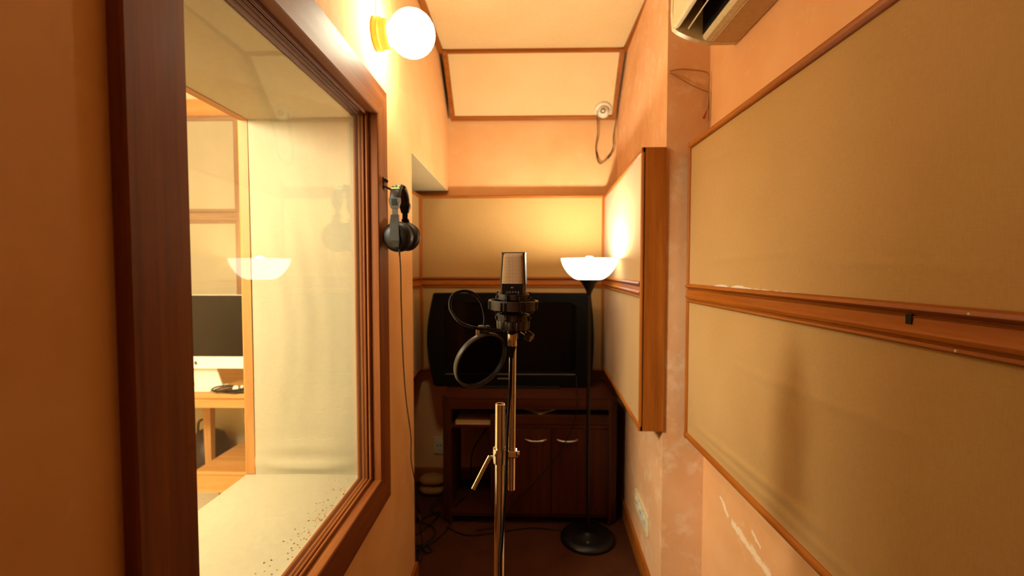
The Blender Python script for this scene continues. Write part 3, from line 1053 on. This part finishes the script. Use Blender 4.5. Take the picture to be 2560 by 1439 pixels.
cz = 1.092


def at_lower(z):
    return LT0 + (LT1 - LT0) * ((z - LT0.z) / (LT1.z - LT0.z))


cpos = at_lower(cz)
cl_ = obj('clamp_collar', lathe([(.0115, -.016), (.0148, -.016), (.0152, -.012), (.0158, .010), (.0155, .0165), (.0125, .0165), (.0115, .014)], cpos, LT1 - LT0, 32), 'chrome', st, smooth=35)
obj('clamp_block', box(-.0385, -.010, .9815, 1.003, cz - .006, cz + .011, .003), 'chrome', st)
obj('clamp_bolt', cyl((-.012, .989, cz + .0025), (-.005, .989, cz + .0025), .006, seg=6), 'nickel', st)
obj('clamp_lever', tube([(-.0635, .972, cz + .002), (-.069, .966, cz + .004), (-.0735, .963, cz - .002), (-.104, .953, 1.032)], .0048, 12, 6, None, True, lambda i: .62 if i < 9 else 1.0), 'chrome', st, smooth=60)
obj('base_hub', lathe([(0, .03), (.026, .03), (.028, .05), (.024, .11), (.015, .125), (0, .125)], (-.056, .985, 0), (0, 0, 1), 28), 'black_satin', st, smooth=40)
for k in range(3):
    a = math.radians(90 + 120 * k)
    lg = obj('leg', tube([(-.056 + .02 * math.cos(a), .985 + .02 * math.sin(a), .07), (-.056 + .14 * math.cos(a), .985 + .14 * math.sin(a), .05), (-.056 + .28 * math.cos(a), .985 + .28 * math.sin(a), .012)], .009, 10, 4), 'chrome', st, smooth=60)
    e = Vector((-.056 + .28 * math.cos(a), .985 + .28 * math.sin(a), 0))
    obj('rubber_foot', lathe([(0, 0), (.012, 0), (.013, .018), (.009, .024), (0, .024)], e, (0, 0, 1), 14), 'rubber', lg, smooth=40)

# ---- shock mount
sm = thing('shock_mount', 'dark spider shock mount holding the microphone on the stand', 'shock mount', (MX, MY, 1.374))
AX = Vector((.02, -.02, 1)).normalized()
RC = Vector((MX, MY, 1.427))
obj('outer_ring', torus(RC, AX, .0495, .0030, 72, 16, None, .0098), 'mount', sm, smooth=40)
obj('upper_ring', torus(RC + AX * .017, AX, .0325, .0028, 48, 16, None, .0058), 'mount', sm, smooth=40)
obj('lower_ring', torus(RC - AX * .0255, AX, .0325, .0030, 48, 16, None, .0062), 'mount', sm, smooth=40)
nut = obj('locking_nut', lathe([(.020, -.051), (.0325, -.051), (.0335, -.049), (.0345, -.034), (.0335, -.032), (.020, -.032)], RC, AX, 96, None, lambda a: 1 + .025 * (1 if math.sin(12 * a) > 0 else -1)), 'mount', sm, smooth=30)
_, au, aw = frame_of(AX)
for k in range(8):
    a = math.radians(22.5 + 45 * k)
    d = au * math.cos(a) + aw * math.sin(a)
    tn = au * -math.sin(a) + aw * math.cos(a)
    for r_, h_ in ((.0355, .017), (.0358, -.0255)):
        c0 = RC + d * r_ + AX * h_
        obj('band_post', cyl(c0 - d * .002, c0 + d * .0035, .0024, seg=10), 'mount', sm, smooth=40)
    for s_ in (-1, 1):
        pts = [RC + d * .0368 + tn * s_ * .0018 + AX * .026, RC + d * .0385 + tn * s_ * .0018 + AX * .012,
               RC + d * .0538 + tn * s_ * .004 + AX * .006, RC + d * .0538 + tn * s_ * .004 - AX * .008,
               RC + d * .039 + tn * s_ * .0018 - AX * .018, RC + d * .0372 + tn * s_ * .0018 - AX * .032]
        obj('elastic_band', tube(pts, .0013, 6, 3, None, False), 'rubber', sm)
obj('stand_socket', cyl((-.0195, .984, 1.350), (-.0195, .984, 1.394), .0115, seg=24, bev=.001), 'black', sm, smooth=35)
obj('swivel_arm', box(-.022, .008, .962, .990, 1.3655, 1.3775, .003), 'black', sm)
kn = Vector((.0145, .955, 1.3605))
ka = Vector((.75, -.45, -.42)).normalized()
obj('knob', lathe([(0, -.006), (.0085, -.006), (.0095, -.004), (.0095, .006), (.0085, .008), (0, .008)], kn, ka, 48, None, lambda a: 1 + .12 * (1 if math.sin(6 * a) > 0 else -1)), 'mount', sm, smooth=30)
obj('knob_screw', cyl(kn - ka * .02, kn - ka * .004, .0035, seg=12), 'nickel', sm, smooth=40)

# ---- microphone
mi = thing('microphone', 'black condenser microphone with a bronze mesh grille in the shock mount', 'microphone', (MX, MY, 1.374))
tw_ = math.radians(7)


def mring(z, hw, hd, c=.32):
    """eight-sided section, turned a few degrees"""
    pts = [(hw, -hd * c), (hw, hd * c), (hw * .82, hd), (-hw * .82, hd), (-hw, hd * c), (-hw, -hd * c), (-hw * .82, -hd), (hw * .82, -hd)]
    return [(MX + x * math.cos(tw_) + y * math.sin(tw_) + .02 * (z - 1.44), MY - x * math.sin(tw_) + y * math.cos(tw_), z) for x, y in pts]


obj('body', loft([mring(1.374, .012, .012, .5), mring(1.379, .017, .014, .5), mring(1.394, .0235, .0165), mring(1.468, .0262, .0185), mring(1.4715, .0262, .0185)]), 'black_satin', mi)
# head frame
bm = NB()


def mpt(x, y, z):
    return (MX + x * math.cos(tw_) + y * math.sin(tw_) + .02 * (z - 1.44), MY - x * math.sin(tw_) + y * math.cos(tw_), z)


def hw_at(z):
    return .0264 - .012 * (z - 1.4715) / .065 * .25


for s_ in (-1, 1):
    loft([[mpt(s_ * (hw_at(z) - .0022 * q), y, z) for q, y in ((0, -.0150), (0, .0150), (1, .0178), (1, -.0178))] for z in (1.4705, 1.50, 1.5335)], True, bm)
loft([[mpt(x, y, z) for y, z in ((-.0165, 1.5330), (-.013, 1.5360), (.013, 1.5360), (.0165, 1.5330), (.0165, 1.5315), (-.0165, 1.5315))] for x in (-.0242, 0, .0242)], True, bm)
obj('head_frame', bm, 'black_satin', mi)
for s_ in (-1, 1):
    def gf(u, w, s_=s_):
        z = 1.4712 + .0625 * w
        x = (u - .5) * 2 * (hw_at(z) - .0019)
        e = (1 - abs(2 * u - 1) ** 5) * (1 - max(0, (w - .90) / .10) ** 2)
        return mpt(x, s_ * (.0160 + .0034 * e), z)
    g_ = obj('grille', grid(24, 30, gf), 'grille', mi, smooth=80)
    if s_ < 0:
        g_['label'] = 'bronze wire mesh grille'
# pattern symbols: a row of five and a small mark above
yf = -.0188
sy = [((0, 'o')), ((1, 'w')), ((2, 'c')), ((3, 'h')), ((4, '8'))]
for i, kd in sy:
    cx_ = -.0105 + .0058 * i
    czz = 1.4535
    pts = []
    for k in range(25):
        a = 2 * math.pi * k / 24
        rr_ = {'o': 1.0, 'w': .75 + .25 * math.sin(a), 'c': .55 + .5 * math.sin(a), 'h': .35 + .7 * math.sin(a), '8': math.sin(a)}[kd]
        rr_ = abs(rr_) * .0021
        pts.append(mpt(cx_ + rr_ * math.cos(a), yf + .0006 * 0, czz + rr_ * math.sin(a)))
    obj('pattern_symbol', tube(pts, .00028, 4, 1, None, False), 'grey_print', mi)
for x0, x1 in ((-.0025, .0003), (.0018, .0027)):
    obj('printed_mark', box(0, 1, 0, 1, 0, 1, mp=lambda u, v, w, x0=x0, x1=x1: mpt(x0 + (x1 - x0) * u, yf - .0002 + .0006 * v, 1.4622 + .0026 * w)), 'grey_print', mi)

# ---- microphone cable with its connector
mc = thing('microphone_cable', 'black cable with a nickel plug running down from the microphone', 'cable', (MX - .002, MY, 1.32))
px = MX - .0025
obj('plug_collar', cyl((px, MY, 1.366), (px, MY, 1.378), .0108, seg=28, bev=.001), 'black', mc, smooth=35)
sh = obj('plug_shell', lathe([(.0, -.027), (.0098, -.027), (.0102, -.024), (.0096, -.021), (.0100, -.018), (.0096, -.016), (.0096, -.001), (.0092, .0), (0, 0)], (px, MY, 1.367), (0, 0, 1), 32), 'nickel', mc, smooth=35)
obj('latch', box(px - .003, px + .003, MY - .0112, MY - .009, 1.353, 1.366, .001), 'nickel', sh)
bt = obj('plug_boot', lathe([(0, -.026), (.0042, -.026), (.0052, -.020), (.0088, -.006), (.0098, -.001), (.0098, .0), (0, 0)], (px - .001, MY, 1.341), (.03, 0, 1), 28), 'rubber', mc, smooth=35)
XLp = [(px - .0018, .95, 1.320), (-.0235, .955, 1.2833), (-.0252, .958, 1.2406), (-.0286, .960, 1.1976), (-.0312, .962, 1.1546), (-.0328, .963, 1.1047), (-.0345, .963, 1.0529), (-.0381, .962, .9807), (-.0430, .962, .9073), (-.046, .965, .8336), (-.040, .95, .5), (-.03, .92, .2), (-.02, .88, .02), (-.10, .75, .0045), (-.25, .62, .0045)]
obj('cord', tube(XLp, .0033, 10), 'rubber', mc, smooth=60)
S2 = [(-.052, 1.028, 1.04), (-.066, 1.036, .96), (-.072, 1.04, .88), (-.079, 1.042, .775), (-.085, 1.04, .5), (-.09, 1.05, .1), (-.08, 1.10, .006), (.02, 1.2, .005)]

# ---- pop filter
GN = [(-.0330, .9850, 1.3729), (-.0464, .9400, 1.3750), (-.0619, .9100, 1.3790), (-.0775, .8930, 1.3828), (-.0933, .8850, 1.3867), (-.1099, .8850, 1.3919), (-.1244, .8850, 1.3997), (-.1354, .8900, 1.4117), (-.1424, .8950, 1.4248), (-.1420, .9000, 1.4412), (-.1343, .9050, 1.4525), (-.1191, .9100, 1.4575), (-.1048, .9150, 1.4552), (-.0912, .9180, 1.4465), (-.0818, .9200, 1.4314), (-.0765, .9200, 1.4120), (-.0753, .9180, 1.3972), (-.0762, .9150, 1.3870)]
pp = thing('pop_filter', 'round black pop filter on a looped gooseneck beside the microphone', 'pop filter', (-.0846, .93, 1.25))
pc = Vector((-.0846, .93, 1.3135))
ph, al_ = math.radians(30), math.radians(45)
mvec = Vector((math.sin(ph), 0, math.cos(ph)))
svec = Vector((math.cos(ph), 0, -math.sin(ph))) * math.cos(al_) + Vector((0, 1, 0)) * math.sin(al_)
nv = mvec.cross(svec).normalized()
obj('hoop', torus(pc, nv, .0605, .0024, 72, 12, None, .0056), 'mount', pp, smooth=45)
obj('gauze', lathe([(0, .0012), (.0585, .0012), (.0585, -.0012), (0, -.0012)], pc, nv, 64), 'gauze', pp)
gp = spline(GN, 10)
obj('gooseneck', tube(gp, .0033, 10, 1, None, False, lambda i: 1.0 if i % 2 else .90), 'black', pp)
tp = Vector((-.0765, .915, 1.3835))
obj('hoop_clamp', box(tp.x - .013, tp.x + .011, tp.y - .007, tp.y + .010, tp.z - .011, tp.z + .004, .003), 'grey_plastic', pp)
obj('clamp_tab', box(tp.x - .016, tp.x - .007, tp.y - .009, tp.y + .006, tp.z - .016, tp.z - .002, .002), 'nickel', pp)
obj('rod_clamp', box(-.040, -.006, .974, .998, 1.364, 1.380, .003), 'black', pp)

# ---- floor lamp
LX, LY = .366, 2.487
fl = thing('floor_lamp', 'black torchiere floor lamp with a glowing white glass bowl', 'floor lamp', (LX, LY, 0))
obj('base', lathe([(0, .0), (.147, 0), (.150, .006), (.149, .016), (.140, .025), (.110, .031), (.030, .036), (.022, .042), (.012, .046), (0, .046)], (LX, LY, 0), (0, 0, 1), 56), 'black_satin', fl, smooth=40)
obj('foot_button', lathe([(0, 0), (.008, 0), (.007, .006), (0, .007)], (LX - .01, LY - .085, .031), (0, 0, 1), 16), 'silver', fl, smooth=40)
obj('pole', cyl((LX, LY, .03), (LX, LY, 1.385), .0105, seg=20), 'black_satin', fl, smooth=40)
obj('pole_joint', lathe([(0, -.012), (.0125, -.012), (.0125, .012), (0, .012)], (LX, LY, .74), (0, 0, 1), 20), 'black_satin', fl, smooth=40)
obj('shade_cone', lathe([(0, 1.362), (.0105, 1.362), (.014, 1.375), (.024, 1.398), (.038, 1.424), (.052, 1.441), (.058, 1.446), (0, 1.446)], (LX, LY, 0), (0, 0, 1), 40), 'black_satin', fl, smooth=50)
bowl = [(.0, 1.447), (.064, 1.447), (.084, 1.455), (.110, 1.476), (.133, 1.506), (.148, 1.537), (.1535, 1.556), (.1535, 1.561), (.150, 1.561), (.144, 1.538), (.129, 1.509), (.106, 1.480), (.08, 1.460), (.06, 1.452), (0, 1.452)]
b_out = [(p.x, p.z) for p in spline([(.064, 0, 1.447), (.084, 0, 1.455), (.110, 0, 1.476), (.133, 0, 1.506), (.148, 0, 1.537), (.1535, 0, 1.561)], 4)]
bowl = [(0, 1.447)] + b_out + [(r_ - .0035, z_ + (.004 if k_ else 0)) for k_, (r_, z_) in enumerate(reversed(b_out))] + [(0, 1.452)]
obj('glass_bowl', lathe(bowl, (LX, LY, 0), (0, 0, 1), 40), 'bowl', fl, smooth=60)
obj('bulb', lathe([(0, 1.452), (.014, 1.453), (.014, 1.485), (.026, 1.515), (.031, 1.54), (.026, 1.560), (.014, 1.570), (0, 1.573)], (LX, LY, 0), (0, 0, 1), 24), 'bulb', fl, smooth=60)
LC = [(LX - .05, LY + .05, .03), (.20, 2.56, .012), (.05, 2.58, .007), (-.12, 2.54, .006), (-.30, 2.50, .006), (-.44, 2.58, .006)]
obj('flex', tube(LC, .003, 6), 'rubber', fl, smooth=60)

# ---- cabinet
CF, CB = 2.615, 3.06
cb_ = thing('tv_cabinet', 'dark wooden television cabinet with two doors and an open shelf', 'cabinet', (.045, 2.84, 0))
XA, XB = -.473, .563
ti = .058
ctop = [(XA, .0), (XA, .0), ]
# top with cut-back front corners
tp_pts = [(XA + .05, CF), (XB - .05, CF), (XB, CF + .05), (XB, CB), (XA, CB), (XA, CF + .05)]
obj('top', prism(tp_pts, .690, .755, lambda p, q, t: (p, q, t)), 'cab_x', cb_)
for s_, (x0, x1) in enumerate(((XA, XA + ti), (XB - ti, XB))):
    if s_ == 0:
        pts = [(x1, CF + .004), (x0 + .046, CF + .004), (x0 + .003, CF + .05), (x0 + .003, CB - .005), (x1, CB - .005)]
    else:
        pts = [(x0, CF + .004), (x1 - .046, CF + .004), (x1 - .003, CF + .05), (x1 - .003, CB - .005), (x0, CB - .005)]
    obj('side_panel', prism(pts, .012, .690, lambda p, q, t: (p, q, t)), 'cab_z', cb_)
    obj('foot', lathe([(0, 0), (.018, 0), (.020, .012), (0, .012)], ((x0 + x1) / 2, CF + .06, 0), (0, 0, 1), 16), 'black', cb_)
    obj('foot', lathe([(0, 0), (.018, 0), (.020, .012), (0, .012)], ((x0 + x1) / 2, CB - .06, 0), (0, 0, 1), 16), 'black', cb_)
IX0, IX1, DV = XA + ti, XB - ti, -.165
obj('bottom_board', box(IX0, IX1, CF + .015, CB - .006, .045, .065, .001), 'cab_x', cb_)
obj('divider', box(DV - .018, DV, CF + .02, CB - .006, .065, .655), 'cab_z', cb_)
obj('shelf', box(IX0, DV - .018, CF + .012, CB - .02, .575, .592, .001), 'cab_x', cb_)
obj('shelf', box(DV, IX1, CF + .012, CB - .02, .640, .655, .001), 'cab_x', cb_)
obj('back_board', box(DV - .018, IX1, CB - .012, CB - .002, .045, .690), 'cab_x', cb_)
obj('slot_back', box(IX0, DV - .018, CB - .012, CB - .002, .575, .690), 'cab_x', cb_)
obj('drawer_front', box(DV, IX1, CF + .006, CF + .022, .600, .652, .0015), 'cab_x', cb_)
obj('cross_rail', box(DV, IX1, CF + .012, CF + .03, .574, .597, .001), 'cab_x', cb_)
for x0, x1, h0 in ((DV + .002, .170, .0805), (.174, IX1 - .001, .2625)):
    d_ = obj('door', box(x0, x1, CF + .006, CF + .022, .068, .571, .0015), 'cab_z', cb_)
    hpts = []
    for k in range(9):
        a = -1 + k / 4
        hpts.append((h0 + .061 * a, CF + .006 - .020 * (1 - abs(a) ** 3), .5115 - .006 * (1 - a * a)))
    bm = tube(hpts, .0055, 10, 3)
    o = obj('handle', bm, 'nickel', d_, smooth=60)
    o['label'] = 'bowed nickel handle'
# things on the cabinet shelves
fo = thing('paper_folder', 'tan paper folder lying on the open shelf of the cabinet', 'folder', (-.27, 2.75, .592))
obj('cover', box(-.392, -.186, CF + .015, 2.86, .6065, .6095, .001), 'paper', fo)
obj('pages', box(-.388, -.187, CF + .019, 2.856, .5955, .6065, .001), 'white_paper', fo)
obj('cover', box(-.392, -.186, CF + .015, 2.86, .5925, .5955, .001), 'paper', fo)
bm = NB()
loft([[(.105, CF + .012, .6555), (.225, 2.74, .6555), (.12, 2.90, .6555), (-.02, 2.76, .6555)], [(.105, CF + .012, .660), (.225, 2.74, .664), (.12, 2.90, .664), (-.02, 2.76, .664)]], True, bm)
tag(obj('loose_papers', bm, 'white_paper', None, (.10, 2.77, .6555)), 'loose papers pushed into the open slot under the cabinet top', 'papers')

# ---- television
tv = thing('television', 'black television with bowed sides standing on the dark cabinet', 'television', (-.07, 2.93, .755))
outline = []
for k in range(13):
    a = k / 12
    z = .768 + (1.349 - .768) * a
    outline.append((.437 + .019 * math.sin(math.pi * a) - .004 * a, z))
outline += [(.425, 1.354), (-.06, 1.357), (-.555, 1.354)]
for k in range(13):
    a = 1 - k / 12
    z = .768 + (1.349 - .768) * a
    outline.append((-.562 - .042 * math.sin(math.pi * a), z))
outline += [(-.545, .758), (-.07, .756), (.42, .758)]
cxx, czz = -.075, 1.055


def tring(y, k, dz=0):
    return [(cxx + (x - cxx) * k, y, czz + (z - czz) * k + dz) for x, z in outline]


# front bezel as a ring with the screen set in
SX0, SX1, SZ0, SZ1 = -.488, .338, .855, 1.290


def rect_ring(y, g=0.0):
    """points of the screen rectangle matched one to one with the outline"""
    out = []
    for x, z in outline:
        dx, dz = x - cxx, z - czz
        hx = (SX1 - SX0) / 2 - g
        hz = (SZ1 - SZ0) / 2 - g
        mx_, mz_ = (SX0 + SX1) / 2, (SZ0 + SZ1) / 2
        k = min(hx / max(abs(dx), 1e-6), hz / max(abs(dz), 1e-6))
        out.append((mx_ + dx * k, y, mz_ + dz * k))
    return out


obj('front_bezel', loft([tring(2.925, .985), tring(2.875, 1.0), tring(2.858, .998), tring(2.850, .988), rect_ring(2.852, -.004), rect_ring(2.868, .0)], False), 'tv_black', tv, smooth=35)
obj('back_shell', loft([tring(2.925, .985), tring(2.97, .93), tring(3.04, .72, -.03), tring(3.06, .66, -.04)]), 'tv_black', tv, smooth=35)
obj('screen', box(SX0 - .002, SX1 + .002, 2.862, 2.868, SZ0 - .002, SZ1 + .002), 'screen', tv)
o = obj('silver_strip', box(-.486, .336, 2.8475, 2.8525, .838, .8425, .001), 'silver', tv)
obj('maker_badge', box(-.155, -.075, 2.8468, 2.8505, .808, .8165, .001), 'silver', tv)
obj('power_button', lathe([(0, 0), (.007, 0), (.007, .004), (0, .005)], (.30, 2.852, .806), (0, -1, 0), 16), 'black_gloss', tv)
obj('stand_base', box(-.38, .24, 2.83, 3.02, .7552, .768, .004), 'black', tv)
TC = [(.345, 2.852, .83), (.335, 2.78, .80), (.325, 2.64, .765), (.318, 2.595, .74), (.30, 2.592, .62), (.235, 2.594, .48), (.17, 2.594, .38), (.06, 2.594, .25), (-.03, 2.594, .16), (-.10, 2.592, .06), (-.16, 2.585, .008), (-.26, 2.55, .006)]
tag(obj('signal_lead', tube(TC, .0028, 6), 'rubber', None, (.318, 2.595, .74)), 'thin black lead hanging diagonally across the cabinet doors', 'cable')
TC2 = [(-.19, 2.74, .592 + .004), (-.20, 2.70, .56), (-.26, 2.72, .47), (-.31, 2.78, .36), (-.325, 2.85, .2), (-.34, 2.9, .075), (-.37, 2.92, .0695)]
tag(obj('black_lead', tube(TC2[1:], .004, 8), 'rubber', None, (-.31, 2.78, .36)), 'black lead curving through the open cabinet compartment', 'cable')

# ---- wall sockets


def socket(label, mp, loc, u0, u1, w0, w1, gangs):
    s = thing('wall_socket', label, 'socket', loc)
    obj('plate', box(u0, u1, 0, .011, w0, w1, .003, mp=mp), 'cream_plastic', s)
    for g in range(gangs):
        a = u0 + (u1 - u0) * (g + .12) / gangs
        b = u0 + (u1 - u0) * (g + .88) / gangs
        obj('module', box(a, b, .010, .0135, w0 + .02, w1 - .02, .001, mp=mp), 'white_plastic', s)
        for k in (-1, 1):
            uu = (a + b) / 2 + k * (b - a) * .2
            obj('pin_hole', box(uu - .004, uu + .004, .0130, .0139, (w0 + w1) / 2 - .005, (w0 + w1) / 2 + .005, mp=mp), 'black', s)
        obj('rocker', box((a + b) / 2 - .007, (a + b) / 2 + .007, .0130, .018, w1 - .040, w1 - .024, .001, mp=mp), 'white_plastic', s)


socket('cream wall socket plate low on the plaster under the splayed fabric panel', mpA, (alc(2.24), 2.24, .235), 2.10, 2.38, .245, .345, 3)
socket('cream wall socket between the recess and the cabinet', mpB, (-.585, YB, .2), -.625, -.545, .20, .32, 1)

# ---- floor clutter by the cabinet
bd_ = thing('cloth_bundle', 'folded tan cloth bundle on the floor beside the cabinet', 'bundle', (-.60, 2.98, 0))
for k, (z, sc_) in enumerate(((.035, 1.0), (.095, .9))):
    rings = []
    for i in range(9):
        x = -.690 + .185 * i / 8
        e = (1 - abs(2 * i / 8 - 1) ** 4) * .9 + .1
        rings.append([(x, 2.99 + .07 * sc_ * e * math.cos(2 * math.pi * j / 14) * (1 + .05 * math.sin(3 * i + j)), z + .035 * e * math.sin(2 * math.pi * j / 14) * (1 + .08 * math.sin(2 * i + 3 * j))) for j in range(14)])
    obj('fold', loft(rings), 'tan_cloth', bd_, smooth=70)
cables = [
    ([(-.63, 2.62, .006), (-.56, 2.70, .007), (-.50, 2.74, .012), (-.53, 2.62, .012), (-.60, 2.50, .006), (-.66, 2.56, .006), (-.62, 2.70, .006), (-.66, 2.80, .008)], 'black cable looped on the floor nearest the folded bundle'),
    ([(-.60, 2.62, .02), (-.52, 2.58, .010), (-.49, 2.50, .006), (-.53, 2.42, .006), (-.60, 2.40, .006), (-.66, 2.44, .006)], 'black cable with a metal plug lying by the wall corner'),
    ([(-.66, 2.36, .006), (-.58, 2.34, .006), (-.53, 2.38, .009), (-.46, 2.48, .006), (-.42, 2.60, .006), (-.40, 2.70, .0695), (-.36, 2.80, .069)], 'long black cable running from the corner under the cabinet'),
    ([(-.54, 3.15, .24), (-.535, 3.08, .17), (-.50, 2.98, .12), (-.52, 2.86, .05), (-.57, 2.78, .008), (-.52, 2.70, .016), (-.44, 2.68, .02), (-.36, 2.66, .012), (-.2, 2.64, .008)], 'black cable dropping from the wall socket to the floor'),
    ([(-.55, 2.26, .008), (-.53, 2.36, .010), (-.50, 2.33, .012), (-.48, 2.36, .006), (-.52, 2.40, .013), (-.56, 2.33, .016), (-.55, 2.24, .006), (-.52, 2.20, .006)], 'thin black cable knotted at the foot of the left wall'),
]
for pts, lb in cables:
    o = obj('floor_cable', tube(pts, .0042, 8), 'rubber', None, pts[0], smooth=60)
    tag(o, lb, 'cable', 'cables on the floor by the cabinet')
    if 'plug' in lb:
        obj('plug', cyl((-.60, 2.62, .022), (-.615, 2.66, .030), .009, .008, 14), 'nickel', o, smooth=40)
